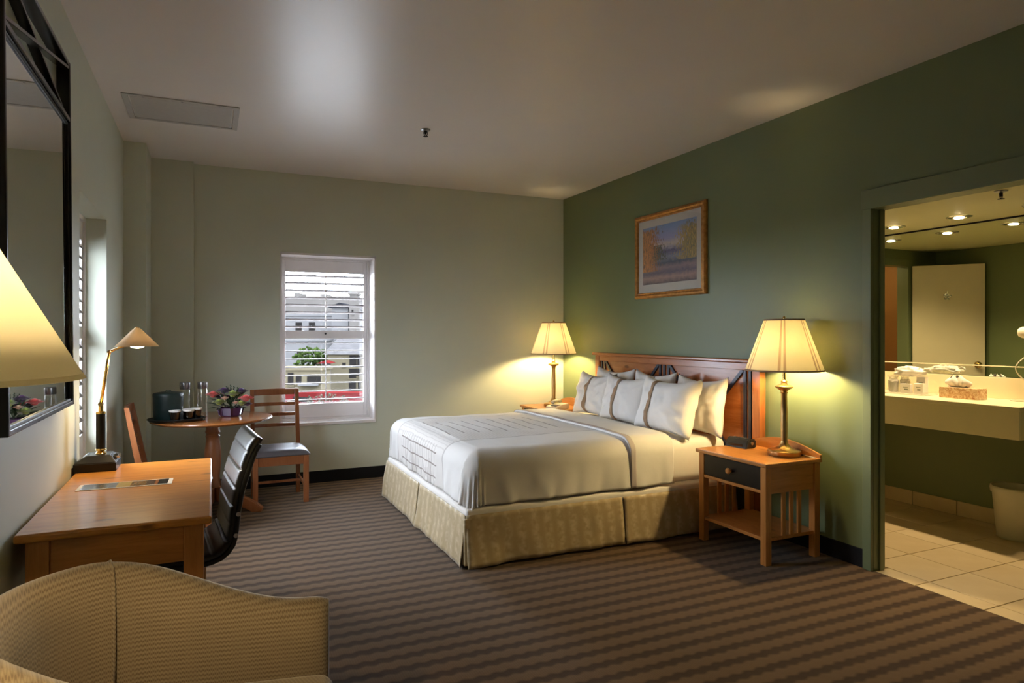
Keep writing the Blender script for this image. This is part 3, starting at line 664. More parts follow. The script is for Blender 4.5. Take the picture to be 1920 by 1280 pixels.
skirt_panel((BX0, BYF - 0.01), (BX0, PY + 0.012), (-1, 0), 7.3)
skirt_panel((BX0 + 0.002, BYN), (PX - 0.008, BYN), (0, -1), 13.1)
skirt_panel((PX + 0.008, BYN), (BX1, BYN), (0, -1), 19.7)
skirt_panel((BX0 + 0.01, BYF), (BX1, BYF), (0, 1), 23.7)
b = BM(); bx(b, (BX0 - 0.014, BYN - 0.014, 0.02), (BX0 + 0.04, BYN + 0.04, 0.30), 0.008); obj('pleat', b, SKIRT, r, off=rc)

def drape(x0, x1, y0, y1, zt, rad, dfoot, dside, nx, ny, amp, sd=0.0, puff=0.0, xhead=None):
    """cloth laid over a soft slab: the excess bends round the edge and hangs down"""
    b = BM(); arc = rad * PI / 2
    cx0, cx1 = x0 + rad - (arc + dfoot), x1
    cy0, cy1 = y0 + rad - (arc + dside), y1 - rad + (arc + dside)
    def f(u, v):
        X = cx0 + (cx1 - cx0) * u; Y = cy0 + (cy1 - cy0) * v
        kx = max(X, x0 + rad); ky = min(max(Y, y0 + rad), y1 - rad)
        ex, ey = X - kx, Y - ky
        le = (abs(ex) ** 4 + abs(ey) ** 4) ** 0.25
        n1 = noise.noise(Vector((X * 2.3 + sd, Y * 2.3, 0.0))); n2 = noise.noise(Vector((X * 7 + sd, Y * 5, 3.0)))
        wr = amp * (n1 + 0.5 * n2)
        if le < 1e-6: return Vector((X, Y, zt + wr + puff * math.sin(PI * min(1, max(0, (Y - y0) / (y1 - y0))))))
        eu = math.hypot(ex, ey); dx, dy = ex / eu, ey / eu
        if le < arc: a = le / rad; ho = rad * math.sin(a); z = zt - rad * (1 - math.cos(a))
        else: ho = rad; z = zt - rad - (le - arc)
        s = X * abs(dy) + Y * abs(dx)
        hang = max(0.0, (le - arc)) / max(dside, 0.01)
        fold = hang * (0.012 * math.sin(s * 13 + 3 * n1 + sd) + 0.006 * math.sin(s * 31 + 4 * n2))
        ho += fold * 0.8 + wr * 0.8 + 0.004 * hang
        if abs(dx) > 0.25 and abs(dy) > 0.25: ho += 0.018 * min(1, le / arc)
        return Vector((kx + dx * ho, ky + dy * ho, z + 0.4 * wr))
    grid(b, f, nx, ny); return b
r = thing('duvet', 'white duvet with a woven striped centre panel tucked over the bed', 'duvet', (BX0, (BYN + BYF) / 2, 0.36))
# the duvet keeps world coordinates in its mesh so that its printed panel can be laid out along the bed
r.location = (0, 0, 0)
o = obj('cover', drape(BX0 + 0.015, 2.62, BYN + 0.012, BYF - 0.012, BTOP, 0.115, 0.205, 0.205, 110, 150, 0.010, 0.0, 0.012), DUVET, r, True)
m = o.modifiers.new('thick', 'SOLIDIFY'); m.thickness = 0.016
o = obj('turned_down_fold', drape(2.45, 2.93, BYN + 0.006, BYF - 0.006, BTOP + 0.020, 0.118, -0.19, 0.220, 34, 150, 0.006, 5.0, 0.012), LINEN, r, True)
m = o.modifiers.new('thick', 'SOLIDIFY'); m.thickness = 0.014
GREYB = plain('fold_grey_band', (0.52, 0.46, 0.45), 0.85, var=0.05)
o = obj('fold_trim', drape(2.447, 2.612, BYN + 0.003, BYF - 0.003, BTOP + 0.0235, 0.120, -0.19, 0.220, 6, 150, 0.006, 5.0, 0.012), GREYB, r, True)
m = o.modifiers.new('thick', 'SOLIDIFY'); m.thickness = 0.003
r['label'] = 'white duvet with a woven striped centre panel tucked over the bed'

# headboard
HX = 3.515
r = thing('headboard', 'red-brown pine headboard with dark diagonal inlay strips behind the bed', 'headboard', (HX, 4.58, 0)); rc = tuple(r.location)
HY0, HY1, HZ = 3.49, 5.67, 1.195
for y in (HY0, HY1 - 0.075):
    b = BM(); bx(b, (HX - 0.012, y, 0.0), (XR - 0.012, y + 0.075, HZ), 0.004); obj('post', b, HEADZ, r, off=rc)
b = BM(); bx(b, (HX - 0.010, HY0 + 0.075, HZ - 0.052), (XR - 0.015, HY1 - 0.075, HZ), 0.003); obj('top_rail', b, HEADY, r, off=rc)
b = BM(); bx(b, (HX - 0.040, HY0 - 0.02, HZ), (XR - 0.001, HY1 + 0.02, HZ + 0.028), 0.008); obj('cap', b, HEADY, r, off=rc)
b = BM(); bx(b, (HX + 0.008, HY0 + 0.075, 0.36), (HX + 0.028, HY1 - 0.075, HZ - 0.052)); obj('panel', b, HEADY, r, off=rc)
b = BM(); bx(b, (HX - 0.006, HY0 + 0.075, 0.30), (XR - 0.015, HY1 - 0.075, 0.40), 0.003); obj('bottom_rail', b, HEADY, r, off=rc)
ymid = (HY0 + HY1) / 2
groups = [(HY0 + 0.105, HY0 + 0.155), (ymid - 0.055, ymid, ymid + 0.055), (HY1 - 0.155, HY1 - 0.105)]
for gset in groups:
    for y in gset:
        b = BM(); bx(b, (HX - 0.004, y - 0.013, 0.40), (HX + 0.010, y + 0.013, HZ - 0.052), 0.002); obj('inlay_strip', b, NAVYSTRIP, r, off=rc)
for (ya, yb_) in ((HY0 + 0.175, ymid - 0.075), (ymid + 0.075, HY1 - 0.175)):
    hw = 0.36
    for (y0, y1, z0, z1) in ((ya, ya + hw, HZ - 0.052, HZ - 0.052 - hw), (yb_, yb_ - hw, HZ - 0.052, HZ - 0.052 - hw), (ya, ya + hw, 0.40, 0.40 + hw), (yb_, yb_ - hw, 0.40, 0.40 + hw)):
        b = BM(); bar(b, (HX + 0.002, y0, z0), (HX + 0.002, y1, z1), 0.028, 0.014, (1, 0, 0), 0.002); obj('inlay_diagonal', b, NAVYSTRIP, r, off=rc)

# pillows
def pillow_bm(W, H, T, sd, pinch=0.13):
    """soft cushion in local x (width), z (height), y (thickness); corners drawn out into points"""
    b = BM(); nu, nv = 34, 26
    def side(sgn):
        def f(u, v):
            a, c = 2 * u - 1, 2 * v - 1
            e = (1 - abs(a) ** 2.6) * (1 - abs(c) ** 2.6)
            t = T / 2 * max(0.0, e) ** 0.42
            px = 1 - pinch * (1 - abs(c) ** 2) ; pz = 1 - pinch * 1.1 * (1 - abs(a) ** 2)
            X = a * W / 2 * (px + 0.02 * noise.noise(Vector((c * 2, sd, 0)))); Z = c * H / 2 * (pz + 0.02 * noise.noise(Vector((a * 2, sd, 5))))
            wr = 0.014 * noise.noise(Vector((a * 2.2 + sd, c * 2.2, sgn * 2.0))) + 0.011 * noise.noise(Vector((a * 6 + sd, c * 4.5, sgn)))
            rad = noise.noise(Vector((math.atan2(c, a) * 3.2, sd, sgn * 1.0))) * 0.024 * min(1, math.hypot(a, c) * 0.9) ** 2
            t2 = t + (wr + rad) * min(1.0, max(0.0, e) * 2.5)
            return Vector((X, sgn * max(t2, 0.0), Z - 0.02 * (1 - abs(a) ** 2) * (1 if c > 0 else 0) * c))
        return f
    grid(b, side(-1), nu, nv); grid(b, side(1), nu, nv)
    bmesh.ops.remove_doubles(b, verts=b.verts[:], dist=0.0005)
    return b
def band_bm(W, H, T, sd, xb, bw, pinch=0.13):
    b = BM()
    def f(u, v):
        c = 2 * v - 1; a = (xb + (u - 0.5) * bw) / (W / 2)
        e = (1 - abs(a) ** 2.6) * (1 - abs(c) ** 2.6); t = T / 2 * max(0.0, e) ** 0.42
        px = 1 - pinch * (1 - abs(c) ** 2); pz = 1 - pinch * 1.1 * (1 - abs(a) ** 2)
        wr = 0.014 * noise.noise(Vector((a * 2.2 + sd, c * 2.2, -2.0))) + 0.011 * noise.noise(Vector((a * 6 + sd, c * 4.5, -1)))
        rad = noise.noise(Vector((math.atan2(c, a) * 3.2, sd, -1.0))) * 0.024 * min(1, math.hypot(a, c) * 0.9) ** 2
        t2 = t + (wr + rad) * min(1.0, max(0.0, e) * 2.5) + 0.007
        return Vector((a * W / 2 * px, -max(t2, 0.003), c * H / 2 * pz - 0.02 * (1 - abs(a) ** 2) * (1 if c > 0 else 0) * c))
    grid(b, f, 6, 40); return b
def pillow(label, x, y, z, yaw, lean, W, H, T, sd, band=None, roll=0.0, group='pillows against the headboard'):
    """front face looks towards -x; lean tips the top back towards the headboard"""
    r = thing('pillow', label, 'pillow', (x, y, z), 0, group)
    M = Matrix.Rotation(-PI / 2 + yaw, 4, 'Z') @ Matrix.Rotation(-lean, 4, 'X') @ Matrix.Rotation(roll, 4, 'Y') @ Matrix.Translation((0, 0, H / 2 * 0.93))
    b = pillow_bm(W, H, T, sd); xf(b.verts, M); obj('pillowcase', b, LINEN, r, True)
    if band is not None:
        b = band_bm(W, H, T, sd, band, 0.042); xf(b.verts, M); obj('band', b, TAN, r, True)
PZ0 = BTOP - 0.02
pillow('plain white back pillow at the far end against the headboard', 3.335, 5.14, PZ0, 0.0, 0.15, 0.62, 0.46, 0.14, 1.7)
pillow('plain white back pillow in the middle, its corner peeking up behind the others', 3.335, 4.54, PZ0, 0.0, 0.15, 0.56, 0.46, 0.14, 8.2)
pillow('plain white back pillow at the near end beside the nightstand', 3.330, 3.955, PZ0, 0.0, 0.15, 0.56, 0.45, 0.16, 3.1)
pillow('white front pillow with tan band farthest from the viewer', 3.165, 5.21, PZ0, 0.04, 0.26, 0.58, 0.42, 0.18, 12.4, -0.02)
pillow('white front pillow with tan band in the middle of the three', 3.125, 4.65, PZ0, 0.07, 0.27, 0.61, 0.43, 0.19, 5.9, -0.06)
pillow('white front pillow with tan band nearest the nightstand', 3.075, 4.055, PZ0, 0.0, 0.29, 0.67, 0.45, 0.21, 15.3, -0.10)

# ---- nightstands
def nightstand(label, x0, y0, ht):
    """x0,y0 = front near corner; the drawer faces -x"""
    D, W = 0.455, 0.60
    r = thing('nightstand', label, 'nightstand', (x0 + D / 2, y0 + W / 2, 0), 0, 'pine nightstands beside the bed')
    X0, X1, Y0, Y1 = -D / 2, D / 2, -W / 2, W / 2
    b = BM(); bx(b, (X0 - 0.018, Y0 - 0.018, ht - 0.026), (X1, Y1 + 0.018, ht), 0.006); obj('tabletop', b, PINEY, r)
    lg = 0.046; zt = ht - 0.026
    for (xa, ya) in ((X0, Y0), (X0, Y1 - lg), (X1 - lg, Y0), (X1 - lg, Y1 - lg)):
        b = BM(); bx(b, (xa, ya, 0), (xa + lg, ya + lg, zt), 0.003); obj('leg', b, PINEZ, r)
    zd = zt - 0.165
    for ya in (Y0 + 0.008, Y1 - 0.028):
        b = BM(); bx(b, (X0 + lg, ya, zd), (X1 - lg, ya + 0.02, zt), 0.002); obj('side_apron', b, PINEX, r)
    b = BM(); bx(b, (X1 - 0.03, Y0 + lg, zd), (X1 - 0.012, Y1 - lg, zt), 0.002); obj('back_apron', b, PINEY, r)
    d = thing('drawer', None, None, (0, 0, 0)); d.parent = r
    b = BM(); bx(b, (X0 + 0.004, Y0 + lg + 0.003, zd + 0.024), (X0 + 0.022, Y1 - lg - 0.003, zt - 0.006), 0.002); obj('drawer_front', b, BLACK, d)
    b = BM(); lathe(b, [(0.009, 0.0), (0.008, 0.012), (0.018, 0.018), (0.020, 0.026), (0.014, 0.034), (0.0, 0.036)], 20); xf(b.verts, Matrix.Translation((X0 + 0.004, 0, (zd + zt) / 2 + 0.01)) @ Matrix.Rotation(-PI / 2, 4, 'Y')); obj('knob', b, PINEZ, d, True, 40)
    b = BM(); bx(b, (X0 + 0.004, Y0 + lg, zd), (X0 + 0.026, Y1 - lg, zd + 0.02), 0.002); obj('front_rail', b, PINEY, r)
    zs = 0.165
    b = BM(); bx(b, (X0 + 0.01, Y0 + 0.012, zs - 0.022), (X1 - 0.01, Y1 - 0.012, zs), 0.003); obj('shelf', b, PINEY, r)
    for ya in (Y0 + 0.012, Y1 - 0.026):
        for k in (-1, 0, 1):
            xm = k * 0.066
            b = BM(); bx(b, (xm - 0.014, ya, zs), (xm + 0.014, ya + 0.014, zd), 0.002); obj('slat', b, PINEZ, r)
    # arched back rail
    poly = [(Y0 - 0.014, ht)] + [(Y0 - 0.014 + (W + 0.028) * k / 20, ht + 0.022 + 0.062 * math.sin(PI * k / 20)) for k in range(21)] + [(Y1 + 0.014, ht)]
    b = BM(); prism(b, poly, 0.018, 'X', X1 - 0.018); obj('back_rail', b, PINEY, r)
    return r
NZ1, NZ2 = 0.622, 0.650
nightstand('pine nightstand with black drawer beside the bathroom opening', 3.045, 2.985, NZ1)
nightstand('pine nightstand mostly hidden between the bed and the back wall', 3.03, 5.785, NZ2)
# bedside lamps
def bedside_lamp(label, x, y, z, power):
    r = thing('bedside_lamp', label, 'table lamp', (x, y, z), 0, 'striped shade bedside lamps')
    b = BM(); lathe(b, [(0.0, 0.0), (0.098, 0.0), (0.102, 0.006), (0.102, 0.030), (0.096, 0.036), (0.060, 0.042), (0.036, 0.060), (0.024, 0.080), (0.022, 0.09), (0.0, 0.09)], 40); obj('base', b, ANTIQUE, r, True, 35)
    b = BM(); lathe(b, [(0.0, 0.085), (0.020, 0.085), (0.0205, 0.12), (0.0215, 0.28), (0.018, 0.395), (0.024, 0.405), (0.018, 0.412), (0.030, 0.422), (0.054, 0.436), (0.056, 0.444), (0.040, 0.452), (0.022, 0.456), (0.016, 0.468), (0.022, 0.476), (0.012, 0.486), (0.0, 0.486)], 32); obj('column', b, ANTIQUE, r, True, 35)
    b = BM(); lathe(b, [(0.0, 0.484), (0.011, 0.484), (0.011, 0.555), (0.016, 0.56), (0.016, 0.60), (0.0, 0.60)], 20); obj('candle_socket', b, BRASS, r, True, 35)
    zb, zt, rb, rt = 0.545, 0.878, 0.240, 0.121
    b = BM(); tube(b, [(0, 0.016, 0.58)] + [(0, 0.055 * math.sin(PI * k / 8) + 0.016 * (1 - k / 8), 0.58 + (zt - 0.59) * k / 8) for k in range(1, 9)], 0.0028, 6); tube(b, [(0, -0.016, 0.58)] + [(0, -0.055 * math.sin(PI * k / 8) - 0.016 * (1 - k / 8), 0.58 + (zt - 0.59) * k / 8) for k in range(1, 9)], 0.0028, 6); obj('harp', b, BRASS, r, True)
    b = BM()
    for k in range(3): tube(b, [(0, 0, zt - 0.012), (rt * 0.98 * math.cos(k * 2.094), rt * 0.98 * math.sin(k * 2.094), zt - 0.012)], 0.0022, 6)
    obj('spider', b, BRASS, r)
    b = BM(); lathe(b, [(0.0, zt - 0.015), (0.010, zt - 0.015), (0.006, zt), (0.010, zt + 0.012), (0.0, zt + 0.022)], 16); obj('finial', b, BRASS, r, True)
    b = BM(); lathe(b, [(rb, zb), (rt, zt)], 64, cap=False); sh = obj('lamp_shade', b, SHADE, r, True)
    m = sh.modifiers.new('t', 'SOLIDIFY'); m.thickness = 0.0015
    b = BM(); lathe(b, [(0.028, zt - 0.006), (rt - 0.001, zt - 0.006)], 48, cap=False); obj('added_top_ring', b, SHADE2, r)  # ring added inside the shade top to narrow the upward light
    for (rr, zz) in ((rb, zb), (rt, zt)):
        b = BM(); dz = 0.010 if zz == zb else -0.010; k2 = (rb - rt) / (zt - zb)
        lathe(b, [(rr + 0.001, zz), (rr - dz * k2 + 0.0015, zz + dz)], 64, cap=False); obj('shade_trim', b, TAN, r, True)
    b = BM(); lathe(b, [(0.0, 0.60), (0.014, 0.605), (0.030, 0.655), (0.022, 0.69), (0.0, 0.70)], 20); bl = obj('bulb', b, glow_bulb, r, True)        # the bulb is the light source
    return r
glow_bulb = glow('lamp_bulb', (*WARM, 1), 540.0)
bedside_lamp('lit antique brass lamp with striped shade on the nightstand by the opening', 3.37, 3.15, NZ1, 34.0)
bedside_lamp('lit antique brass lamp with striped shade in the far corner', 3.262, 6.10, NZ2, 32.0)
b = BM(); tube(b, [(3.458, 3.08, NZ1 + 0.004), (3.462, 3.05, NZ1 + 0.004), (3.455, 3.02, NZ1 + 0.004), (3.462, 2.985, NZ1 + 0.004)], 0.0035, 6); tag(obj('lamp_cord', b, IVPLAST, None, True), 'thin beige lamp cord lying on the near nightstand behind the lamp', 'cord')
# alarm clock
r = thing('alarm_clock', 'black bedside clock radio with sloped front on the nightstand', 'alarm clock', (3.345, 3.51, NZ1), 0.12)
b = BM(); prism(b, [(-0.055, 0.0), (0.05, 0.0), (0.05, 0.058), (-0.02, 0.064), (-0.05, 0.03)], 0.185, 'Y', -0.0925); bmesh.ops.bevel(b, geom=b.edges[:], offset=0.007, segments=2, affect='EDGES'); obj('case', b, BLACKP, r, True, 50)
b = BM(); vs = bx(b, (-0.0545, -0.06, 0.012), (-0.0525, 0.06, 0.028)); t_ = NT('clock_window'); t_.set(color=(0.02, 0.004, 0.004), rough=0.1); obj('display', b, t_.m, r)
for k in range(4):
    b = BM(); bx(b, (-0.005, -0.05 + k * 0.03, 0.062), (0.012, -0.03 + k * 0.03, 0.067), 0.002); obj('button', b, STEEL, r)
b = BM(); lathe(b, [(0.0, 0), (0.012, 0.0), (0.012, 0.008), (0.0, 0.009)], 16); xf(b.verts, Matrix.Translation((0.0, -0.0915, 0.035)) @ Matrix.Rotation(PI / 2, 4, 'X')); obj('dial', b, STEEL, r)
# telephone on the far nightstand
r = thing('telephone', 'beige desk telephone half hidden behind the far pillow', 'telephone', (3.19, 5.885, NZ2), 0.2)
b = BM(); prism(b, [(-0.09, 0.0), (0.09, 0.0), (0.09, 0.055), (0.02, 0.05), (-0.09, 0.025)], 0.16, 'Y', -0.08); bmesh.ops.bevel(b, geom=b.edges[:], offset=0.006, segments=2, affect='EDGES'); obj('body', b, IVPLAST, r, True, 50)
b = BM(); tube(b, [(-0.02, 0.055, 0.055), (0.0, 0.055, 0.072), (0.06, 0.055, 0.078), (0.085, 0.055, 0.066)], 0.015, 12, [0.022, 0.014, 0.014, 0.022]); obj('handset', b, IVPLAST, r, True)
b = BM(); bx(b, (-0.07, -0.06, 0.032), (0.0, 0.02, 0.046), 0.004); obj('keypad', b, STEEL, r)

# ---- framed print
r = thing('framed_print', 'gold framed landscape print with white mat above the headboard', 'picture', (XR, 4.575, 1.72)); rc = tuple(r.location)
FY0, FY1, FZ0, FZ1 = 4.10, 5.055, 1.722, 2.468; fw = 0.052
t = NT('gilded_frame'); v = t.coord('Object'); GILT = t.set(color=t.ramp(t.noise(v, 30, 4), [(0.3, (0.30, 0.13, 0.03)), (0.7, (0.52, 0.26, 0.07))]), rough=0.35, metal=0.55)
def frame_bar(axis, a0, a1, at, sgn):
    """moulded bar with mitred ends; axis 'y' (horizontal) or 'z' (vertical)"""
    prof = [(0.0, 0.0), (0.0, 0.020), (0.010, 0.030), (0.024, 0.034), (0.036, 0.024), (0.044, 0.028), (fw, 0.012), (fw, 0.0)]
    b = BM(); A, B = [], []
    for o_, h in prof:
        pa = (a0 + o_, at + sgn * o_); pb = (a1 - o_, at + sgn * o_)
        if axis == 'y': A.append(b.verts.new((XR - h, pa[0], pa[1]))); B.append(b.verts.new((XR - h, pb[0], pb[1])))
        else: A.append(b.verts.new((XR - h, pa[1], pa[0]))); B.append(b.verts.new((XR - h, pb[1], pb[0])))
    for k in range(len(prof) - 1): b.faces.new((A[k], A[k + 1], B[k + 1], B[k]))
    return b
for args in (('y', FY0, FY1, FZ0, 1), ('y', FY0, FY1, FZ1, -1), ('z', FZ0, FZ1, FY0, 1), ('z', FZ0, FZ1, FY1, -1)): obj('frame_bar', frame_bar(*args), GILT, r, off=rc)
MATB = plain('mat_board', (0.74, 0.67, 0.60), 0.8, var=0.03)
b = BM(); bx(b, (XR - 0.012, FY0 + fw - 0.004, FZ0 + fw - 0.004), (XR - 0.004, FY1 - fw + 0.004, FZ1 - fw + 0.004)); obj('mat', b, MATB, r, off=rc)
b = BM(); bx(b, (XR - 0.0135, FY0 + fw + 0.065, FZ0 + fw + 0.07), (XR - 0.0118, FY1 - fw - 0.065, FZ1 - fw - 0.065)); obj('print', b, PRINT, r, off=rc)
b = BM(); bx(b, (XR - 0.017, FY0 + fw - 0.003, FZ0 + fw - 0.003), (XR - 0.0155, FY1 - fw + 0.003, FZ1 - fw + 0.003)); obj('glazing', b, PANE, r, off=rc)

# ================================================================== LEFT SIDE: MIRROR, DESK, LAMPS
MY0, MY1, MZ0, MZ1 = 2.43, 3.475, 1.09, 2.60; MR = 2.345
r = thing('wall_mirror', 'tall dark framed mirror with crossed lattice top on the desk wall', 'mirror', (XL + 0.012, (MY0 + MY1) / 2, MZ0)); rc = tuple(r.location)
xm0, xm1 = XL + 0.012, XL + 0.064; fb_ = 0.019
for (ya, yb_) in ((MY0, MY0 + fb_), (MY1 - fb_, MY1)):
    b = BM(); bx(b, (xm0, ya, MZ0), (xm1, yb_, MZ1), 0.004); obj('upright', b, ESPRESSO, r, off=rc)
for (za, zb) in ((MZ0, MZ0 + fb_), (MR - 0.011, MR + 0.011), (MZ1 - 0.020, MZ1)):
    b = BM(); bx(b, (xm0, MY0 + fb_, za), (xm1 - 0.001, MY1 - fb_, zb), 0.003); obj('rail', b, ESPRESSO, r, off=rc)
for (za, zb) in ((MR + 0.014, MZ1 - 0.024), (MZ1 - 0.024, MR + 0.014)):
    b = BM(); bar(b, ((xm0 + xm1) / 2 + (0.006 if za < zb else -0.006), MY0 + fb_ * 0.6, za), ((xm0 + xm1) / 2 + (0.006 if za < zb else -0.006), MY1 - fb_ * 0.6, zb), 0.014, 0.036, (1, 0, 0), 0.002); obj('lattice_bar', b, ESPRESSO, r, off=rc)
b = BM(); bx(b, (xm0 + 0.030, MY0 + fb_ - 0.005, MZ0 + fb_ - 0.005), (xm0 + 0.036, MY1 - fb_ + 0.005, MR - 0.010)); obj('glass', b, MIRROR, r, off=rc)
b = BM()
y0, y1, z0, z1 = MY0 + fb_, MY1 - fb_, MZ0 + fb_, MR - 0.014
for (a, c) in (((xm0 + 0.036, y0, z0), (xm1 - 0.008, y0 + 0.010, z1)), ((xm0 + 0.036, y1 - 0.010, z0), (xm1 - 0.008, y1, z1)), ((xm0 + 0.036, y0 + 0.01, z0), (xm1 - 0.008, y1 - 0.01, z0 + 0.010)), ((xm0 + 0.036, y0 + 0.01, z1 - 0.010), (xm1 - 0.008, y1 - 0.01, z1))): bx(b, a, c, 0.002)
obj('inner_lip', b, BLACK, r, off=rc)
r.rotation_euler = (0, -0.009, 0)

# desk
DZ = 0.725; DX0, DX1, DYA, DYB = XL + 0.012, 0.005, 2.70, 3.985
r = thing('desk', 'honey pine writing desk along the left wall', 'desk', ((DX0 + DX1) / 2, (DYA + DYB) / 2, 0)); rc = tuple(r.location)
b = BM(); bx(b, (DX0, DYA, DZ - 0.030), (DX1, DYB, DZ), 0.009, 3); obj('desktop', b, DESKW, r, off=rc)
lg = 0.068
for (xa, ya) in ((DX0 + 0.030, DYA + 0.02), (DX1 - 0.028 - lg, DYA + 0.02), (DX0 + 0.03, DYB - 0.02 - lg), (DX1 - 0.028 - lg, DYB - 0.02 - lg)):
    b = BM(); bx(b, (xa, ya, 0), (xa + lg, ya + lg, DZ - 0.03), 0.003); obj('leg', b, PINEZ, r, off=rc)
za, zb = DZ - 0.165, DZ - 0.03
for ya in (DYA + 0.034, DYB - 0.056):
    b = BM(); bx(b, (DX0 + 0.03 + lg, ya, za), (DX1 - 0.028 - lg, ya + 0.022, zb), 0.002); obj('end_apron', b, PINEX, r, off=rc)
b = BM(); bx(b, (DX0 + 0.045, DYA + 0.02 + lg, za), (DX0 + 0.067, DYB - 0.02 - lg, zb), 0.002); obj('back_apron', b, PINEY, r, off=rc)
b = BM(); bx(b, (DX1 - 0.066, DYA + 0.02 + lg, zb - 0.06), (DX1 - 0.044, DYB - 0.02 - lg, zb), 0.002); obj('front_apron', b, PINEY, r, off=rc)

# desk lamp
DSHADE = shade_mat('cream_metal_shade', False, (0.84, 0.74, 0.58), 0.13)
LX, LY = -0.515, 3.885
r = thing('desk_lamp', 'lit brass swing-arm desk lamp with cream cone shade and black base', 'desk lamp', (LX, LY, DZ))
b = BM()
A_ = [(-0.090, -0.088, 0.0), (0.090, -0.088, 0.0), (0.090, 0.088, 0.0), (-0.090, 0.088, 0.0)]
B_ = [(-0.094, -0.088, 0.042), (0.086, -0.088, 0.042), (0.090, 0.088, 0.042), (-0.09, 0.088, 0.042)]
C_ = [(-0.045, -0.050, 0.075), (0.060, -0.050, 0.075), (0.060, 0.07, 0.075), (-0.05, 0.07, 0.075)]
R_ = [[b.verts.new(p) for p in q] for q in (A_, B_, C_)]
for P, Q in zip(R_, R_[1:]):
    for k in range(4): b.faces.new((P[k], P[(k + 1) % 4], Q[(k + 1) % 4], Q[k]))
b.faces.new(R_[0]); b.faces.new(R_[2]); bmesh.ops.bevel(b, geom=b.edges[:], offset=0.003, segments=2, affect='EDGES'); obj('base', b, BLACK, r, True, 30)
b = BM(); bx(b, (0.064, -0.03, 0.052), (0.096, 0.05, 0.066), 0.003); obj('outlet_panel', b, CHROME, r)
for k in range(2):
    b = BM(); bx(b, (0.072, -0.02 + k * 0.035, 0.066), (0.088, -0.002 + k * 0.035, 0.072), 0.002); obj('switch', b, BLACKP, r)
b = BM(); lathe(b, [(0.0, 0.073), (0.024, 0.073), (0.024, 0.080), (0.016, 0.088), (0.026, 0.096), (0.020, 0.104), (0.0, 0.104)], 24, (0.012, 0, 0)); obj('collar', b, BRASS, r, True, 40)
b = BM(); lathe(b, [(0.0, 0.102), (0.0215, 0.102), (0.0215, 0.278), (0.0, 0.278)], 28, (0.012, 0, 0)); obj('post_sleeve', b, BLACK, r, True, 40)
b = BM(); lathe(b, [(0.0, 0.277), (0.022, 0.277), (0.022, 0.286), (0.011, 0.290), (0.011, 0.318), (0.0, 0.318)], 20, (0.012, 0, 0)); tube(b, [(0.012, -0.016, 0.325), (0.012, 0.016, 0.325)], 0.011, 14); obj('pivot', b, BRASS, r, True, 40)
J0 = Vector((0.012, 0, 0.325)); J1 = Vector((0.050, -0.01, 0.588)); J2 = Vector((0.175, -0.050, 0.645))
b = BM(); tube(b, [J0, J1], 0.0075, 14); obj('lower_arm', b, BRASS, r, True)
b = BM(); tube(b, [J1 - (J2 - J1) * 0.06, J2], 0.0065, 14); tube(b, [J1 + Vector((0, -0.012, 0)), J1 + Vector((0, 0.012, 0))], 0.009, 12); obj('upper_arm', b, ANTIQUE, r, True)
sc_ = J2 + Vector((0.0, 0.012, -0.03)); b = BM(); lathe(b, [(0.010, 0.094), (0.018, 0.088), (0.100, 0.0), (0.096, 0.0), (0.016, 0.083), (0.0, 0.088)], 40, tuple(sc_), cap=False); sh = obj('lamp_shade', b, DSHADE, r, True, 40)
b = BM(); lathe(b, [(0.010, 0.088), (0.011, 0.096), (0.0, 0.099)], 14, tuple(sc_)); obj('shade_cap', b, ANTIQUE, r, True)
b = BM(); lathe(b, [(0.0, -0.010), (0.020, -0.008), (0.034, 0.0), (0.030, 0.014), (0.012, 0.030), (0.0, 0.034)], 22, tuple(sc_)); obj('bulb', b, glow('desk_lamp_bulb', (1.0, 0.80, 0.50, 1), 40.0), r, True)
spot('desk_lamp_light', tuple(sc_ + Vector((0, 0, -0.02))), 5.0, WARM2, 140, 0.6, 0.03, r)

# brochure on the desk
r = thing('brochure', 'white edged photo brochure lying flat on the desk', 'brochure', (-0.345, 3.42, DZ), -0.02)
t = NT('brochure_print'); v = t.coord('Generated'); x, y, z = t.sep(v)
nz = t.noise(t.coord('Generated', (8, 3, 1)), 4, 4)
col = t.ramp(x, [(0.0, (0.10, 0.12, 0.15)), (0.30, (0.22, 0.23, 0.26)), (0.40, (0.62, 0.46, 0.17)), (0.56, (0.30, 0.19, 0.10)), (0.74, (0.16, 0.10, 0.08)), (0.84, (0.52, 0.22, 0.10)), (0.88, (0.02, 0.02, 0.025))], 'CONSTANT')
t.set(color=t.mix(0.35, col, t.ramp(nz, [(0.35, (0.1, 0.1, 0.1)), (0.7, (1, 1, 1))]), 'MULTIPLY'), rough=0.2); BRO = t.m
b = BM(); bx(b, (-0.185, -0.062, 0.0), (0.185, 0.062, 0.0025)); obj('sheet', b, PAPER, r)
b = BM(); bx(b, (-0.172, -0.052, 0.0022), (0.168, 0.054, 0.0030)); obj('cover_photo', b, BRO, r)

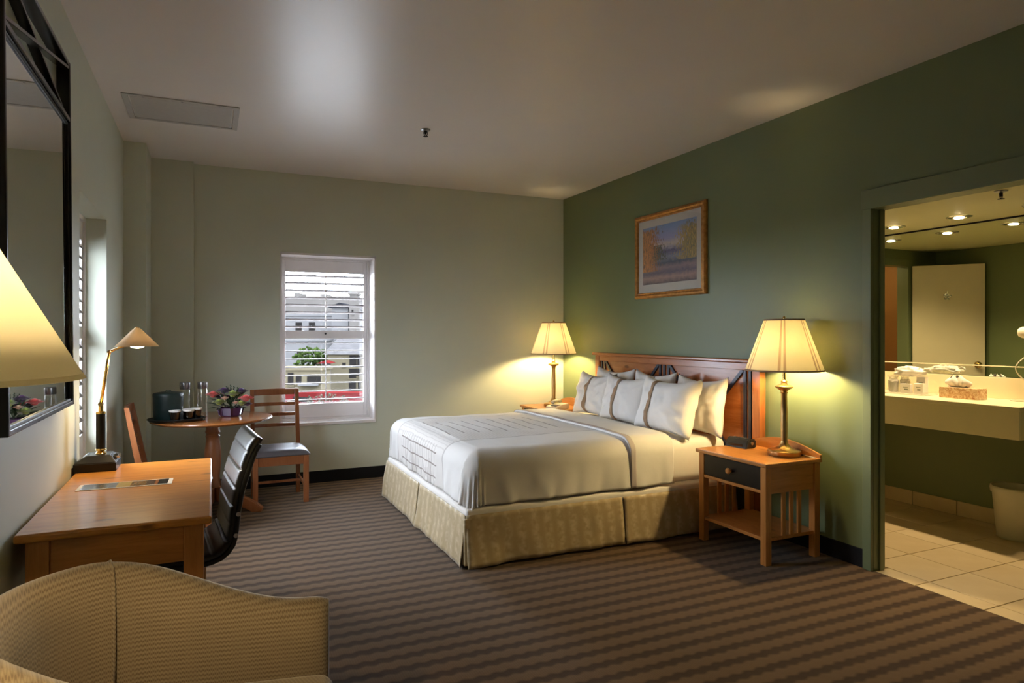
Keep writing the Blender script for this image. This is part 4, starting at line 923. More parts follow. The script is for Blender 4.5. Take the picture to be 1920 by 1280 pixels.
# floor lamp at the left edge of the view
FLX, FLY = -0.375, 1.15
r = thing('floor_lamp', 'lit floor lamp with plain cream cone shade at the left edge', 'floor lamp', (FLX, FLY, 0))
b = BM(); lathe(b, [(0.0, 0.0), (0.135, 0.0), (0.138, 0.008), (0.132, 0.020), (0.05, 0.034), (0.02, 0.05), (0.0, 0.05)], 36); obj('base', b, ANTIQUE, r, True, 40)
b = BM(); lathe(b, [(0.0, 0.045), (0.011, 0.045), (0.011, 1.38), (0.016, 1.39), (0.016, 1.44), (0.0, 1.44)], 18); obj('pole', b, ANTIQUE, r, True, 40)
fz0, fz1, fr0, fr1 = 1.335, 1.625, 0.205, 0.045
b = BM(); lathe(b, [(fr0, fz0), (fr1, fz1)], 64, cap=False); sh = obj('lamp_shade', b, SHADE2, r, True)
m = sh.modifiers.new('t', 'SOLIDIFY'); m.thickness = 0.0015
b = BM(); lathe(b, [(fr0 + 0.001, fz0), (fr0 - 0.003, fz0 + 0.007)], 64, cap=False); obj('shade_trim', b, SHADE2, r, True)
b = BM()
for k in range(3): tube(b, [(0, 0, fz1 - 0.01), (fr1 * math.cos(k * 2.094), fr1 * math.sin(k * 2.094), fz1 - 0.005)], 0.002, 6)
lathe(b, [(0.006, 1.43), (0.006, fz1), (0.0, fz1 + 0.01)], 10); obj('shade_carrier', b, BRASS, r)
b = BM(); lathe(b, [(0.017, 1.44), (0.030, 1.475), (0.022, 1.51), (0.008, 1.52)], 20, cap=False); obj('bulb', b, glow('floor_lamp_bulb', (*WARM2, 1), 650.0), r, True)

# ---- office chair: ribbed black leather shell facing the desk (local +x forward)
r = thing('office_chair', 'black ribbed leather desk chair pulled up to the desk', 'chair', (-0.155, 3.345, 0), PI + 0.085)
prof = [(0.265, 0.395), (0.272, 0.430), (0.235, 0.462), (0.16, 0.468), (0.04, 0.462), (-0.08, 0.455), (-0.165, 0.470), (-0.215, 0.515), (-0.232, 0.58), (-0.240, 0.66), (-0.256, 0.75), (-0.282, 0.84), (-0.312, 0.925), (-0.345, 0.972)]
def resample(P, n):
    P = [Vector((p[0], p[1])) for p in P]; out = []
    # Catmull-Rom
    Q = [P[0]] + P + [P[-1]]
    for i in range(1, len(Q) - 2):
        for k in range(12):
            t_ = k / 12; p0, p1, p2, p3 = Q[i - 1], Q[i], Q[i + 1], Q[i + 2]
            out.append(0.5 * ((2 * p1) + (p2 - p0) * t_ + (2 * p0 - 5 * p1 + 4 * p2 - p3) * t_ ** 2 + (3 * p1 - p0 - 3 * p2 + p3) * t_ ** 3))
    out.append(P[-1])
    L = [0]
    for a, c in zip(out, out[1:]): L.append(L[-1] + (c - a).length)
    res = []
    for k in range(n):
        s = L[-1] * k / (n - 1); j = max(0, min(len(out) - 2, next((i for i in range(len(L) - 1) if L[i + 1] >= s), len(L) - 2)))
        u_ = (s - L[j]) / max(1e-9, L[j + 1] - L[j]); res.append(out[j].lerp(out[j + 1], u_))
    return res, L[-1]
prof = [(x - 0.0, z - 0.036) for x, z in prof]
path, LEN = resample(prof, 181)
CW = 0.46
def shell(i0, i1, nrib):
    b = BM(); N = i1 - i0 + 1
    def nrm(i):
        a, c = path[max(i - 1, 0)], path[min(i + 1, len(path) - 1)]; d = (c - a).normalized(); return Vector((d.y, -d.x))   # towards the sitter
    sec = []
    for i in range(i0, i1 + 1):
        ph = (i - i0) / (N - 1) * nrib; rib = min(1.0, abs(math.sin(PI * ph)) / 0.32) ** 0.5
        n_ = nrm(i); p = path[i]
        end = min(1.0, min(i - i0, i1 - i) / 4 + 0.25)
        tf = 0.020 + 0.009 * rib; tb = 0.014
        row = []
        M_ = 20
        for k in range(M_):                       # closed section across the width
            a = 2 * PI * k / M_; ca, sa = math.cos(a), math.sin(a)
            wy = CW / 2 * math.copysign(abs(ca) ** 0.22, ca) if abs(ca) > 1e-6 else 0.0
            th = (tf if sa > 0 else -tb) * abs(sa) ** 0.45 * (0.5 + 0.5 * end)
            q = p + n_ * th
            row.append(b.verts.new((q.x, wy, q.y)))
        sec.append(row)
    for A, B in zip(sec, sec[1:]):
        for k in range(len(A)): b.faces.new((A[k], A[(k + 1) % len(A)], B[(k + 1) % len(A)], B[k]))
    b.faces.new(sec[0]); b.faces.new(list(reversed(sec[-1]))); return b
split = min(range(len(path)), key=lambda i: abs(path[i].x + 0.19) + abs(path[i].y - 0.49))
obj('seat', shell(0, split, 6), LEATHER, r, True, 60); obj('backrest', shell(split, 180, 6), LEATHER, r, True, 60)
for s in (-1, 1):
    b = BM(); pts = [(p.x - 0.006, s * (CW / 2 + 0.006), p.y - 0.006) for p in path[8:178:6]]; tube(b, pts, 0.011, 8); obj('side_frame', b, BLACKP, r, True)
    for i in (split + 6, split + 22):
        p = path[i]; b = BM(); tube(b, [(p.x - 0.006, s * (CW / 2 + 0.008), p.y), (p.x - 0.006, s * (CW / 2 + 0.022), p.y)], 0.010, 12); obj('bolt', b, CHROME, r, True, 40)
b = BM(); bx(b, (-0.12, -0.14, 0.350), (0.12, 0.14, 0.392), 0.01); obj('seat_plate', b, BLACKP, r)
b = BM(); lathe(b, [(0.0, 0.09), (0.028, 0.09), (0.028, 0.24), (0.018, 0.245), (0.018, 0.355), (0.0, 0.355)], 20); obj('gas_column', b, CHROME, r, True, 40)
for k in range(5):
    a = 2 * PI * k / 5 + 0.3; ca, sa = math.cos(a), math.sin(a)
    b = BM(); bar(b, (0.02 * ca, 0.02 * sa, 0.10), (0.28 * ca, 0.28 * sa, 0.072), 0.034, 0.024, (0, 0, 1), 0.004); obj('base_leg', b, CHROME, r)
    b = BM(); tube(b, [(0.28 * ca - 0.02 * sa, 0.28 * sa + 0.02 * ca, 0.028), (0.28 * ca + 0.02 * sa, 0.28 * sa - 0.02 * ca, 0.028)], 0.028, 16); tube(b, [(0.28 * ca, 0.28 * sa, 0.03), (0.28 * ca, 0.28 * sa, 0.075)], 0.008, 8); obj('caster', b, BLACKP, r, True, 40)

# ---- round pedestal table
TX, TY, TZ = 0.015, 5.715, 0.748
r = thing('round_table', 'round brown wooden pedestal table by the far left corner', 'table', (TX, TY, 0))
b = BM(); lathe(b, [(0.0, TZ - 0.026), (0.415, TZ - 0.026), (0.432, TZ - 0.020), (0.442, TZ - 0.010), (0.438, TZ - 0.002), (0.430, TZ), (0.0, TZ)], 72); obj('tabletop', b, TABLEW, r, True, 35)
b = BM(); lathe(b, [(0.0, 0.20), (0.054, 0.20), (0.058, 0.24), (0.050, 0.28), (0.054, 0.32), (0.061, 0.40), (0.060, 0.48), (0.052, 0.55), (0.047, 0.585), (0.054, 0.60), (0.047, 0.615), (0.056, 0.635), (0.050, 0.65), (0.050, 0.722), (0.0, 0.722)], 32); obj('turned_column', b, CHAIRW, r, True, 40)
b = BM(); lathe(b, [(0.0, 0.700), (0.20, 0.700), (0.20, 0.722), (0.0, 0.722)], 32); obj('mounting_plate', b, CHAIRW, r, True, 40)
for k in range(4):
    a = PI / 4 + k * PI / 2 + 0.45; ca, sa = math.cos(a), math.sin(a)
    poly = [(0.03, 0.21), (0.03, 0.09), (0.14, 0.075), (0.26, 0.035), (0.30, 0.0), (0.375, 0.0), (0.385, 0.03), (0.33, 0.075), (0.22, 0.13), (0.11, 0.19)]
    b = BM(); prism(b, poly, 0.052, 'Y', -0.026); bmesh.ops.bevel(b, geom=[e for e in b.edges if abs(e.verts[0].co.y - e.verts[1].co.y) < 1e-5], offset=0.006, segments=2, affect='EDGES'); xf(b.verts, Matrix.Rotation(a, 4, 'Z')); obj('foot', b, CHAIRW, r, True, 40)

# ---- dining chairs (local front is -y)
def dining_chair(label, x, y, rz):
    r = thing('dining_chair', label, 'chair', (x, y, 0), rz, 'ladder-back dining chairs at the round table')
    W, Dp, sh = 0.44, 0.44, 0.405
    for sx in (-1, 1):
        b = BM(); bx(b, (sx * W / 2 - 0.021 * (1 + sx) , -Dp / 2, 0), (sx * W / 2 + 0.021 * (1 - sx), -Dp / 2 + 0.040, sh - 0.012), 0.004); obj('front_leg', b, CHAIRW, r)
        xb = sx * (W / 2 - 0.032)
        poly = [(Dp / 2 - 0.045, 0.0), (Dp / 2 - 0.006, 0.0), (Dp / 2, 0.38), (Dp / 2 + 0.010, 0.46), (Dp / 2 + 0.088, 0.915), (Dp / 2 + 0.060, 0.915), (Dp / 2 - 0.028, 0.47), (Dp / 2 - 0.042, 0.38)]
        b = BM(); prism(b, poly, 0.032, 'X', xb - 0.016); obj('back_post', b, CHAIRW, r)
    for (z, h) in ((0.888, 0.056), (0.782, 0.030), (0.690, 0.030), (0.598, 0.030)):
        yy_ = Dp / 2 + 0.001 + (z - 0.46) * 0.171
        b = BM()
        def f(u, v, z=z, h=h, yy_=yy_):
            xx = (u - 0.5) * (W - 0.10); bow = 0.018 * math.cos(PI * (u - 0.5))
            th = 0.016; a = 2 * PI * v
            return Vector((xx, yy_ + bow + 0.5 * th * math.copysign(abs(math.cos(a)) ** 0.3, math.cos(a)), z + 0.5 * h * math.copysign(abs(math.sin(a)) ** 0.3, math.sin(a))))
        grid(b, f, 14, 17); bmesh.ops.remove_doubles(b, verts=b.verts[:], dist=0.0002); bmesh.ops.holes_fill(b, edges=b.edges[:]); obj('back_slat', b, CHAIRW, r, True, 50)
    for (a, c) in (((-W / 2 + 0.042, -Dp / 2 + 0.008, sh - 0.085), (W / 2 - 0.042, -Dp / 2 + 0.028, sh - 0.012)), ((-W / 2 + 0.048, Dp / 2 - 0.036, sh - 0.085), (W / 2 - 0.048, Dp / 2 - 0.016, sh - 0.012))):
        b = BM(); bx(b, a, c, 0.002); obj('seat_rail', b, CHAIRW, r)
    for sx in (-1, 1):
        b = BM(); bx(b, (sx * (W / 2 - 0.030) - 0.01, -Dp / 2 + 0.04, sh - 0.085), (sx * (W / 2 - 0.030) + 0.01, Dp / 2 - 0.044, sh - 0.012), 0.002); obj('seat_rail', b, CHAIRW, r)
        b = BM(); bx(b, (sx * (W / 2 - 0.030) - 0.009, -Dp / 2 + 0.04, 0.135), (sx * (W / 2 - 0.030) + 0.009, Dp / 2 - 0.044, 0.160), 0.002); obj('stretcher', b, CHAIRW, r)
    b = BM(); bx(b, (-W / 2 + 0.04, -0.01, 0.138), (W / 2 - 0.04, 0.008, 0.158), 0.002); obj('stretcher', b, CHAIRW, r)
    b = BM()
    def f(u, v):
        a, c = 2 * u - 1, 2 * v - 1
        X = a * (W / 2 + 0.012); Y = c * (Dp / 2) - 0.004
        e = max(0.0, (1 - abs(a) ** 6) * (1 - abs(c) ** 6))
        return Vector((X * (1 - 0.05 * (c > 0) * c), Y, sh + 0.046 * e ** 0.5 + 0.002 * noise.noise(Vector((a * 3, c * 3, 1)))))
    grid(b, f, 28, 28); V2 = [v for v in b.verts]; bx(b, (-W / 2 - 0.008, -Dp / 2 - 0.001, sh - 0.011), (W / 2 + 0.008, Dp / 2 - 0.010, sh + 0.004), 0.006); obj('seat_cushion', b, VINYL, r, True, 50)
    return r
dining_chair('ladder-back wooden chair with grey seat under the back window', 0.525, 5.955, 0.02)
dining_chair('ladder-back wooden chair behind the desk lamp, only its back post showing', -0.215, 5.22, PI / 2 + 0.02)

# ---- things on the round table
r = thing('serving_tray', 'oval black tray holding the ice bucket and tumblers', 'tray', (-0.235, 5.60, TZ), 0.0)
b = BM(); lathe(b, [(0.0, 0.0), (0.165, 0.0), (0.185, 0.012), (0.188, 0.020), (0.182, 0.018), (0.160, 0.006), (0.0, 0.006)], 48); xf(b.verts, Matrix.Diagonal((1.05, 0.82, 1, 1))); obj('dish', b, BLACKP, r, True, 40)
b = BM(); lathe(b, [(0.181, 0.018), (0.186, 0.024), (0.191, 0.018)], 48, cap=False); xf(b.verts, Matrix.Diagonal((1.05, 0.82, 1, 1))); obj('rim', b, BLACKP, r, True)
r = thing('ice_bucket', 'dark green vinyl ice bucket with lid on the black tray', 'ice bucket', (-0.292, 5.62, TZ + 0.0065))
b = BM(); lathe(b, [(0.0, 0.0), (0.098, 0.0), (0.100, 0.004), (0.104, 0.178), (0.0, 0.178)], 40); obj('body', b, DGREEN, r, True, 40)
b = BM(); lathe(b, [(0.105, 0.178), (0.106, 0.198), (0.100, 0.206), (0.05, 0.214), (0.0, 0.216)], 40, cap=False); obj('lid', b, DGREEN, r, True, 40)
b = BM(); tube(b, [(-0.02, 0, 0.213), (-0.015, 0, 0.222), (0.015, 0, 0.222), (0.02, 0, 0.213)], 0.004, 8); obj('lid_handle', b, DGREEN, r, True)
for k, (x, y, tl, lab) in enumerate(((-0.240, 5.478, 0.05, 'smoked tumbler with white paper cover beside the ice bucket'), (-0.152, 5.515, 0.30, 'smoked tumbler with tilted paper cover between the other two'), (-0.100, 5.585, 0.0, 'smoked tumbler with white paper cover at the right of the tray'))):
    r = thing('tumbler', lab, 'glass', (x, y, TZ + 0.0065), k * 0.7, 'paper-capped tumblers on the tray')
    b = BM(); lathe(b, [(0.0, 0.0), (0.030, 0.0), (0.038, 0.078), (0.0355, 0.078), (0.028, 0.008), (0.0, 0.008)], 28); obj('glass', b, TINT, r, True, 50)
    b = BM(); lathe(b, [(0.040, 0.070), (0.042, 0.080), (0.041, 0.083), (0.0, 0.085)], 28, cap=False); xf(b.verts, Matrix.Translation((0, 0, 0.004)) @ Matrix.Translation((0, 0, 0.078)) @ Matrix.Rotation(tl * 0.3, 4, 'X') @ Matrix.Translation((0, 0, -0.078))); obj('paper_cover', b, PAPER, r, True, 50)
for k, (x, y, lab) in enumerate(((-0.185, 5.82, 'clear glass bottle with steel lid just right of the ice bucket'), (-0.060, 5.82, 'clear glass bottle with steel lid nearest the flowers'))):
    r = thing('glass_bottle', lab, 'bottle', (x, y, TZ), 0, 'clear glass bottles on the round table')
    b = BM(); lathe(b, [(0.0, 0.002), (0.034, 0.0), (0.037, 0.006), (0.037, 0.205), (0.033, 0.222), (0.030, 0.230), (0.028, 0.230), (0.031, 0.220), (0.034, 0.204), (0.034, 0.010), (0.0, 0.010)], 30); obj('vessel', b, GLASS, r, True, 50)
    b = BM(); lathe(b, [(0.036, 0.222), (0.038, 0.226), (0.038, 0.272), (0.034, 0.276), (0.0, 0.277)], 30, cap=False); obj('lid', b, STEEL, r, True, 40)

# flowers
r = thing('flower_arrangement', 'mixed flowers in coral, purple and green in a low purple vase', 'flowers', (0.145, 5.74, TZ))
t = NT('purple_glass'); t.set(color=(0.060, 0.022, 0.065), rough=0.15, coat=0.4); PURG = t.m
b = BM(); lathe(b, [(0.0, 0.002), (0.070, 0.0), (0.082, 0.012), (0.095, 0.070), (0.092, 0.070), (0.078, 0.014), (0.0, 0.010)], 8); vz = obj('vase', b, PURG, r, True, 25)
for k in range(8):
    a = 2 * PI * k / 8; b = BM(); tube(b, [(0.083 * math.cos(a), 0.083 * math.sin(a), 0.008), (0.099 * math.cos(a), 0.099 * math.sin(a), 0.072)], 0.004, 6); obj('vase_rib', b, PURG, vz)
def petal_mat(n, c): return plain(n, c, 0.6, var=0.25, vscale=60, sheen=0.3)
CORAL = petal_mat('coral_petals', (0.72, 0.10, 0.09)); PURP = petal_mat('purple_petals', (0.075, 0.022, 0.11)); LIME = petal_mat('lime_petals', (0.30, 0.36, 0.06)); PEACH = petal_mat('peach_petals', (0.70, 0.42, 0.28)); LAV = petal_mat('lavender_petals', (0.22, 0.13, 0.36)); LEAF = plain('leaf_green', (0.030, 0.060, 0.022), 0.5, var=0.3, vscale=40)
def bloom(p, R, m, nl=5, n0=9):
    b = BM(); p = Vector(p)
    for L in range(nl):
        n = max(4, n0 - L); el = 0.25 + 1.15 * L / nl; rr = R * (1 - 0.12 * L)
        for k in range(n):
            a = 2 * PI * k / n + L * 0.6 + random.uniform(-.1, .1)
            M = Matrix.Translation(p) @ Matrix.Rotation(a, 4, 'Z') @ Matrix.Rotation(-el, 4, 'Y')
            q = [(0, 0, 0), (0.55, -0.34, 0.10), (0.95, -0.22, 0.06), (1.0, 0, 0.0), (0.95, 0.22, 0.06), (0.55, 0.34, 0.10)]
            vs = [b.verts.new(M @ Vector((x * rr, y * rr, z * rr))) for x, y, z in q]; c_ = b.verts.new(M @ Vector((0.6 * rr, 0, -0.03 * rr)))
            for i in range(6): b.faces.new((vs[i], vs[(i + 1) % 6], c_))
    bmesh.ops.create_icosphere(b, subdivisions=2, radius=R * 0.45, matrix=Matrix.Translation(p + Vector((0, 0, R * 0.25))))
    o = obj('bloom', b, m, r, True); return o
for (p, R, m) in (((-0.128, -0.02, 0.165), 0.046, CORAL), ((0.110, -0.075, 0.130), 0.050, CORAL), ((-0.048, 0.00, 0.192), 0.045, PURP), ((-0.020, -0.02, 0.170), 0.034, PURP), ((0.078, 0.02, 0.180), 0.046, PURP), ((0.015, -0.055, 0.168), 0.048, LIME), ((-0.045, -0.080, 0.145), 0.026, PEACH), ((0.035, -0.105, 0.110), 0.022, PEACH), ((-0.085, -0.06, 0.108), 0.044, LIME), ((0.075, -0.100, 0.098), 0.036, LIME), ((0.125, -0.03, 0.085), 0.030, LAV), ((-0.02, 0.07, 0.15), 0.045, CORAL), ((0.06, 0.09, 0.14), 0.045, LIME), ((-0.08, 0.07, 0.14), 0.04, PURP)): bloom(p, R * 1.32, m)
for k in range(90):
    a = random.uniform(0, 2 * PI); el = random.uniform(0.1, 1.35); L = random.uniform(0.12, 0.185) if k % 6 else random.uniform(0.17, 0.21)
    d = Vector((math.cos(a) * math.cos(el), math.sin(a) * math.cos(el) * 0.8, math.sin(el))); p0 = Vector((0, 0, 0.055)); tip = p0 + d * L
    s = d.cross(Vector((0, 0, 1))).normalized(); w = random.uniform(0.005, 0.011); up = s.cross(d)
    b = BM(); q0 = p0 + d * (L * 0.45); mid = p0 + d * (L * 0.75)
    vs = [b.verts.new(x) for x in (q0, mid + s * w, tip - up * 0.012, mid - s * w)]; c_ = b.verts.new(mid + up * 0.006)
    for i in range(4): b.faces.new((vs[i], vs[(i + 1) % 4], c_))
    obj('leaf', b, LEAF, r, True)
for k in range(5):
    a = 1.2 + k * 0.45; b = BM(); p1 = Vector((0.03 + 0.06 * math.cos(a), 0.03, 0.225 + 0.01 * (k % 3)))
    tube(b, [(0, 0, 0.06), (p1.x * 0.6, p1.y, 0.14), p1], 0.0022, 5)
    for j in range(5): bmesh.ops.create_icosphere(b, subdivisions=1, radius=0.006, matrix=Matrix.Translation(p1 + Vector((0.004 * (j % 2), 0, -0.010 * j))))
    obj('filler_sprig', b, LEAF, r)

# ---- tub armchair in the foreground (local front is +x)
r = thing('armchair', 'taupe woven tub armchair in the left foreground', 'armchair', (-0.098, 1.765, 0), -0.20)
hw_, bk, fr_ = 0.320, -0.36, 0.36           # half width, back, arm front (centre line of the wall)
def tub_path(n):
    """centre line from the near arm front round the back to the far arm front"""
    P = []; R = 0.27
    segs = [(( fr_, -hw_), (bk + R, -hw_)), 'c1', ((bk, -hw_ + R), (bk, hw_ - R)), 'c2', ((bk + R, hw_), (fr_, hw_))]
    pts = [Vector((fr_, -hw_)), Vector((bk + R, -hw_))]
    pts += [Vector((bk + R - R * math.sin(q), -hw_ + R - R * math.cos(q))) for q in [PI / 2 * k / 10 for k in range(1, 11)]]
    pts += [Vector((bk, hw_ - R))]
    pts += [Vector((bk + R - R * math.cos(q), hw_ - R + R * math.sin(q))) for q in [PI / 2 * k / 10 for k in range(1, 11)]]
    pts += [Vector((fr_, hw_))]
    L = [0]
    for a, c in zip(pts, pts[1:]): L.append(L[-1] + (c - a).length)
    out = []
    for k in range(n):
        s = L[-1] * k / (n - 1); j = next((i for i in range(len(L) - 1) if L[i + 1] >= s - 1e-9), len(L) - 2)
        u_ = (s - L[j]) / max(1e-9, L[j + 1] - L[j]); out.append(pts[j].lerp(pts[j + 1], u_))
    return out
def tub(i0, i1, n=97):
    P = tub_path(n); b = BM(); rows = []
    for i in range(i0, i1 + 1):
        a, c = P[max(i - 1, 0)], P[min(i + 1, n - 1)]; d = (c - a).normalized(); inn = Vector((-d.y, d.x))
        if inn.dot(Vector((0.05, 0)) - P[i]) < 0: inn = -inn
        u_ = abs(2 * i / (n - 1) - 1)                     # 0 at the back, 1 at the arm fronts
        sm = max(0.0, min(1.0, (u_ - 0.30) / 0.62)); sm = sm * sm * (3 - 2 * sm)
        top = 0.788 - 0.162 * sm
        th = 0.048
        sec = [(-th * 0.9, 0.10), (-th * 1.02, 0.35), (-th * 1.15, top - 0.10), (-th * 1.05, top - 0.035), (-th * 0.6, top - 0.008), (0, top), (th * 0.6, top - 0.010), (th * 1.05, top - 0.040), (th * 1.2, top - 0.12), (th * 1.1, 0.45), (th * 0.9, 0.30), (th * 0.8, 0.10)]
        k0 = min(i, n - 1 - i)
        endf = 1.0 if k0 > 3 else (0.72, 0.90, 0.97, 1.0)[k0]
        rows.append([b.verts.new((P[i].x + inn.x * o_ * endf, P[i].y + inn.y * o_ * endf, (z if z < 0.4 else z - (1 - endf) * 0.03))) for o_, z in sec])
    for A, B in zip(rows, rows[1:]):
        for k in range(len(A)): b.faces.new((A[k], A[(k + 1) % len(A)], B[(k + 1) % len(A)], B[k]))
    b.faces.new(rows[0]); b.faces.new(list(reversed(rows[-1])))
    return b
for nm, i0, i1 in (('arm_panel', 0, 30), ('back_panel', 30, 66), ('arm_panel', 66, 96)):
    o = obj(nm, tub(i0, i1), WEAVE, r, True, 70)
for i_ in (66,):
    P_ = tub_path(97); d_ = (P_[i_ + 1] - P_[i_ - 1]).normalized(); n_ = Vector((-d_.y, d_.x)); n_ = n_ if n_.dot(Vector((0.05, 0)) - P_[i_]) > 0 else -n_
    pts_ = [(P_[i_].x + n_.x * o_, P_[i_].y + n_.y * o_, z) for o_, z in ((0.0585, 0.45), (0.0625, 0.56), (0.0625, 0.65), (0.056, 0.735), (0.038, 0.768), (0.0, 0.7835), (-0.035, 0.770))]
    b = BM(); tube(b, pts_, 0.0035, 8); obj('seam_piping', b, WEAVE, r, True)
b = BM(); bx(b, (bk + 0.03, -hw_ + 0.03, 0.10), (fr_ - 0.005, hw_ - 0.03, 0.30), 0.02); obj('seat_base', b, WEAVE, r)
b = BM(); bx(b, (bk + 0.06, -hw_ + 0.055, 0.30), (fr_ + 0.02, hw_ - 0.055, 0.44), 0.045, 4); obj('seat_cushion', b, WEAVE, r, True)
for (x, y) in ((bk + 0.08, -hw_ + 0.08), (bk + 0.08, hw_ - 0.08), (fr_ - 0.06, -hw_ + 0.04), (fr_ - 0.06, hw_ - 0.04)):
    b = BM(); lathe(b, [(0.0, 0.0), (0.018, 0.0), (0.026, 0.102), (0.0, 0.102)], 14, (x, y, 0)); obj('leg', b, ESPRESSO, r, True, 40)

# ================================================================== OUTSIDE THE BACK WINDOW
def ext(u, v, t):
    """point at depth t (m) on the sight line of a picture position"""
    a = (u - 960) / 1238.0; s, c = math.sin(YAW), math.cos(YAW)
    return Vector(((s + a * c) * t, (c - a * s) * t, CAM_H - (v - 627) / 1238.0 * t))
STUCCO = plain('stucco_beige', (0.0281, 0.0237, 0.0155), 0.9, spec=0.0, var=0.12, vscale=0.6)
STUCCO2 = plain('stucco_pale', (0.0268, 0.0241, 0.0218), 0.9, spec=0.0, var=0.10, vscale=0.5)
STUCCO3 = plain('stucco_white', (0.0321, 0.0308, 0.0303), 0.9, spec=0.0, var=0.08, vscale=0.6)
ROOFG = plain('roof_grey', (0.0184, 0.0173, 0.0173), 0.9, spec=0.0, var=0.2, vscale=1.5)
ROOFD = plain('roof_dark', (0.0040, 0.0040, 0.0048), 0.8, spec=0.0, var=0.2)
DARKW = plain('dark_window', (0.0040, 0.0036, 0.0034), 0.4, spec=0.0, var=0.3)
REDW = plain('red_wall', (0.0226, 0.0027, 0.0027), 0.7, spec=0.0, var=0.15)
FOL = plain('foliage', (0.0067, 0.0104, 0.0027), 0.9, spec=0.0, var=0.6, vscale=1.5)
BUSH = plain('bush_grey_green', (0.0136, 0.0124, 0.0084), 0.9, spec=0.0, var=0.6, vscale=2.5)
ASPH = plain('asphalt', (0.0175, 0.0167, 0.0163), 0.9, spec=0.0, var=0.15, vscale=0.4)
Zg = ext(620, 765, 74).z - 0.6
b = BM(); bx(b, (-160, 12, Zg - 0.5), (220, 400, Zg)); struct('ground_outside', b, ASPH, 'grey street and car park below the back window', 'ground')
PAVE = plain('pale_concrete', (0.2200, 0.2150, 0.2050), 0.9, spec=0.0, var=0.08, vscale=0.3)
b = BM(); bx(b, (-60, 7.2, Zg - 0.4), (90, 62, Zg + 0.02)); struct('bounce_forecourt', b, PAVE, 'unseen pale forecourt added below the back window to bounce light', 'ground')  # pale ground added out of view, bounces daylight up to the ceiling
b = BM(); bx(b, (-60, -30, Zg - 0.4), (-1.6, 7.2, Zg + 0.02)); struct('ground_side', b, PAVE, 'pale concrete yard below the side window', 'ground')
def house(name, label, u0, u1, vtop, t, depth, m, roof=None, wins=(), vbase=None, group='buildings outside the back window', yawx=0.0, extras=()):
    """block whose front face spans picture columns u0..u1 at depth t; wins = (u, v, w, h) in metres at the front"""
    p0, p1 = ext(u0, vtop, t), ext(u1, vtop, t)
    d = Vector((p1.x - p0.x, p1.y - p0.y, 0)); W = d.length; ang = math.atan2(d.y, d.x)
    H = p0.z - Zg
    r = thing(name, label, 'building', (p0.x, p0.y, Zg), ang, group)
    b = BM(); bx(b, (0, 0, 0), (W, depth, H)); obj('walls', b, m, r)
    if roof == 'flat':
        b = BM(); bx(b, (-0.25, -0.25, H), (W + 0.25, depth + 0.25, H + 0.35)); obj('parapet', b, m, r)
    elif roof:
        kind, rm, rh = roof
        b = BM()
        if kind == 'shed': prism(b, [(-0.6, H), (depth + 0.6, H), (depth + 0.6, H + rh), (depth * 0.6, H + rh)], W + 1.0, 'X', -0.5)
        else: prism(b, [(-0.6, H), (W + 0.6, H), (W / 2, H + rh)], depth + 1.0, 'Y', -0.5)
        obj('roof', b, rm, r)
    for (u, v, w, h) in wins:
        q = ext(u, v, t); lx = (Vector((q.x - p0.x, q.y - p0.y, 0))).dot(d.normalized()); lz = q.z - Zg
        b = BM(); bx(b, (lx - w / 2, -0.06, lz - h / 2), (lx + w / 2, 0.05, lz + h / 2)); wo = obj('window', b, DARKW, r)
        b = BM(); bx(b, (lx - w / 2 - 0.12, -0.14, lz - h / 2 - 0.18), (lx + w / 2 + 0.12, 0.0, lz - h / 2)); obj('ledge', b, m, wo)
    for (u0_, u1_, v0_, v1_, dd, em) in extras:
        a_, c_ = ext(u0_, v0_, t), ext(u1_, v1_, t); dn = d.normalized()
        xa = (Vector((a_.x - p0.x, a_.y - p0.y, 0))).dot(dn); xc = (Vector((c_.x - p0.x, c_.y - p0.y, 0))).dot(dn)
        b = BM(); bx(b, (xa, 0.2 if dd > 0 else dd, c_.z - Zg), (xc, dd if dd > 0 else 0.0, a_.z - Zg)); obj('chimney' if v1_ < 575 else 'ledge_block', b, em, r)
    return r
house('pale_building', 'long pale building along the skyline in the upper window', 505, 652, 558, 150, 20, STUCCO2, 'flat', [], extras=[(551, 560, 549, 560, 6, STUCCO2), (600, 609, 551, 560, 6, STUCCO2)])
house('terrace_building', 'lower pale terraced building in front of the skyline block', 500, 640, 592, 128, 14, STUCCO3, 'flat', [(560, 612, 1.2, 1.6), (585, 612, 1.2, 1.6)])
house('gabled_building', 'pale building with a small dark gable roof in the upper window', 622, 653, 577, 120, 12, STUCCO3, ('gable', ROOFD, 0.95))
house('tower_building', 'pale square tower rising at the right of the upper window', 655, 668, 552, 118, 3, STUCCO2, 'flat', [(661, 585, 0.3, 0.8)])
house('side_block', 'grey pale block at the right edge of the upper window', 669, 720, 575, 136, 14, STUCCO2, 'flat', [(678, 600, 0.7, 1.2)])
house('beige_building', 'beige three-storey building with dark windows in the lower window', 614, 720, 664, 95, 12, STUCCO, ('shed', ROOFG, 2.2), [(662, 677, 1.0, 1.7), (673, 677, 0.5, 1.7), (662, 696, 1.1, 2.0), (673, 696, 0.5, 1.4), (661, 726, 1.0, 1.7), (674, 724, 0.4, 1.4), (645, 683, 0.5, 0.5)])
house('white_block', 'white block at the left edge of the lower window', 505, 577, 640, 105, 14, STUCCO3, 'flat', [(560, 660, 0.5, 0.6)])
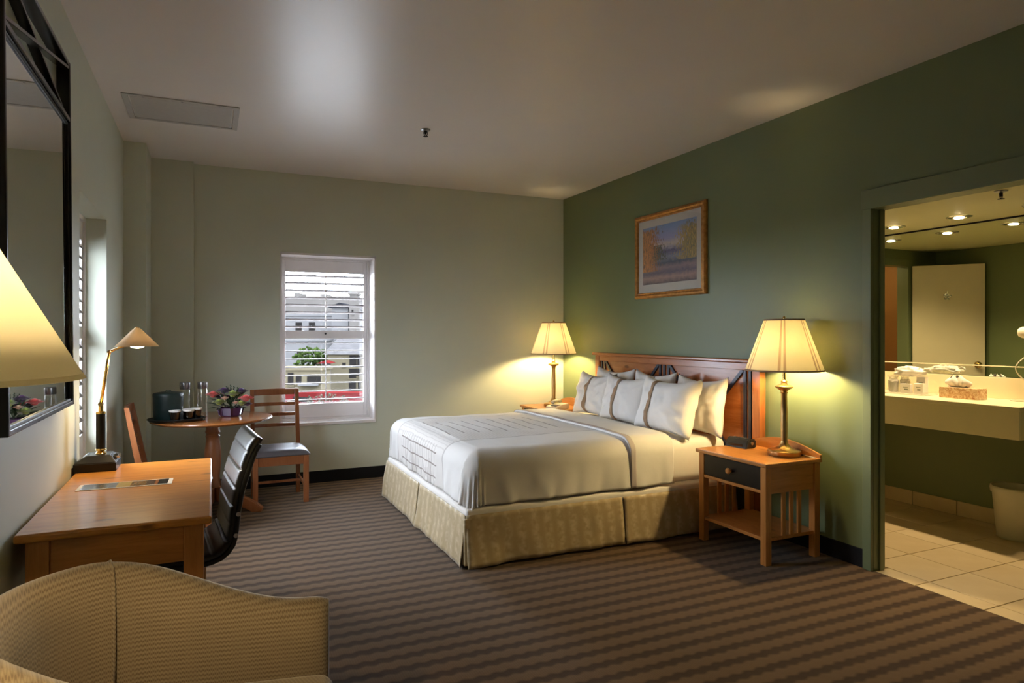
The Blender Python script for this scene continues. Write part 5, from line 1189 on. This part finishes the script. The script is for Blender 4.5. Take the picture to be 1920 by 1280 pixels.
house('white_cottage', 'narrow white cottage with two small windows beside the tree', 602.5, 613, 681, 91.5, 2, STUCCO3, ('gable', REDW, 0.35), [(605.5, 686, 0.22, 0.5), (610.5, 686, 0.22, 0.5)])
house('low_house', 'low beige house with a row of openings below the tree', 520, 601.5, 694, 84, 4.5, STUCCO, 'flat', [(545, 710, 0.7, 1.6), (560, 712, 0.7, 1.0), (584, 711, 1.1, 0.8), (597, 711, 0.6, 0.8)], extras=[(563, 598, 718, 722, -1.0, STUCCO3)])
house('red_wall_building', 'low building with a red painted wall at the foot of the view', 500, 720, 736, 78, 2, REDW, None, [(556, 748, 0.8, 0.6), (572, 749, 1.6, 0.6)])
# tree
def leafy(name, label, cat, c, R, n, m, group=None, trunk=True):
    r = thing(name, label, cat, (c.x, c.y, Zg), 0, group)
    b = BM(); cz = c.z - Zg
    for k in range(n):
        d = Vector((random.gauss(0, 1), random.gauss(0, 1), random.gauss(0, 1))).normalized() * (random.random() ** 0.4)
        p = Vector((d.x * R[0], d.y * R[1], cz + d.z * R[2])); s = random.uniform(0.10, 0.20) * R[2]
        bmesh.ops.create_icosphere(b, subdivisions=1, radius=s, matrix=Matrix.Translation(p) @ Matrix.Rotation(random.uniform(0, 3), 4, d) @ Matrix.Diagonal((1.2, 1, 0.7, 1)))
    for v in b.verts: v.co += Vector((random.uniform(-1, 1), random.uniform(-1, 1), random.uniform(-1, 1))) * 0.05 * R[2]
    o = obj('crown', b, m, r); o['kind'] = 'stuff'
    if trunk:
        b = BM(); tube(b, [(0, 0, 0), (0.1, 0, cz * 0.5), (0, 0, cz)], 0.25, 8, [0.3, 0.22, 0.1]); obj('trunk', b, ESPRESSO, r)
leafy('tree', 'round green tree in the lower left of the window view', 'tree', ext(584, 671, 98), (2.6, 2.2, 1.75), 150, FOL)
for k, (u, v, lab) in enumerate(((580, 752, 'grey-green street bush left of the shutter rod'), (600, 750, 'grey-green street bush just left of the window centre'), (622, 746, 'tall grey-green street bush at the window centre'), (645, 751, 'grey-green street bush right of the shutter rod'))):
    leafy('street_bush', lab, 'bush', ext(u, v, 74), (0.60, 0.6, 0.62), 40, BUSH, 'bushes along the street', False)
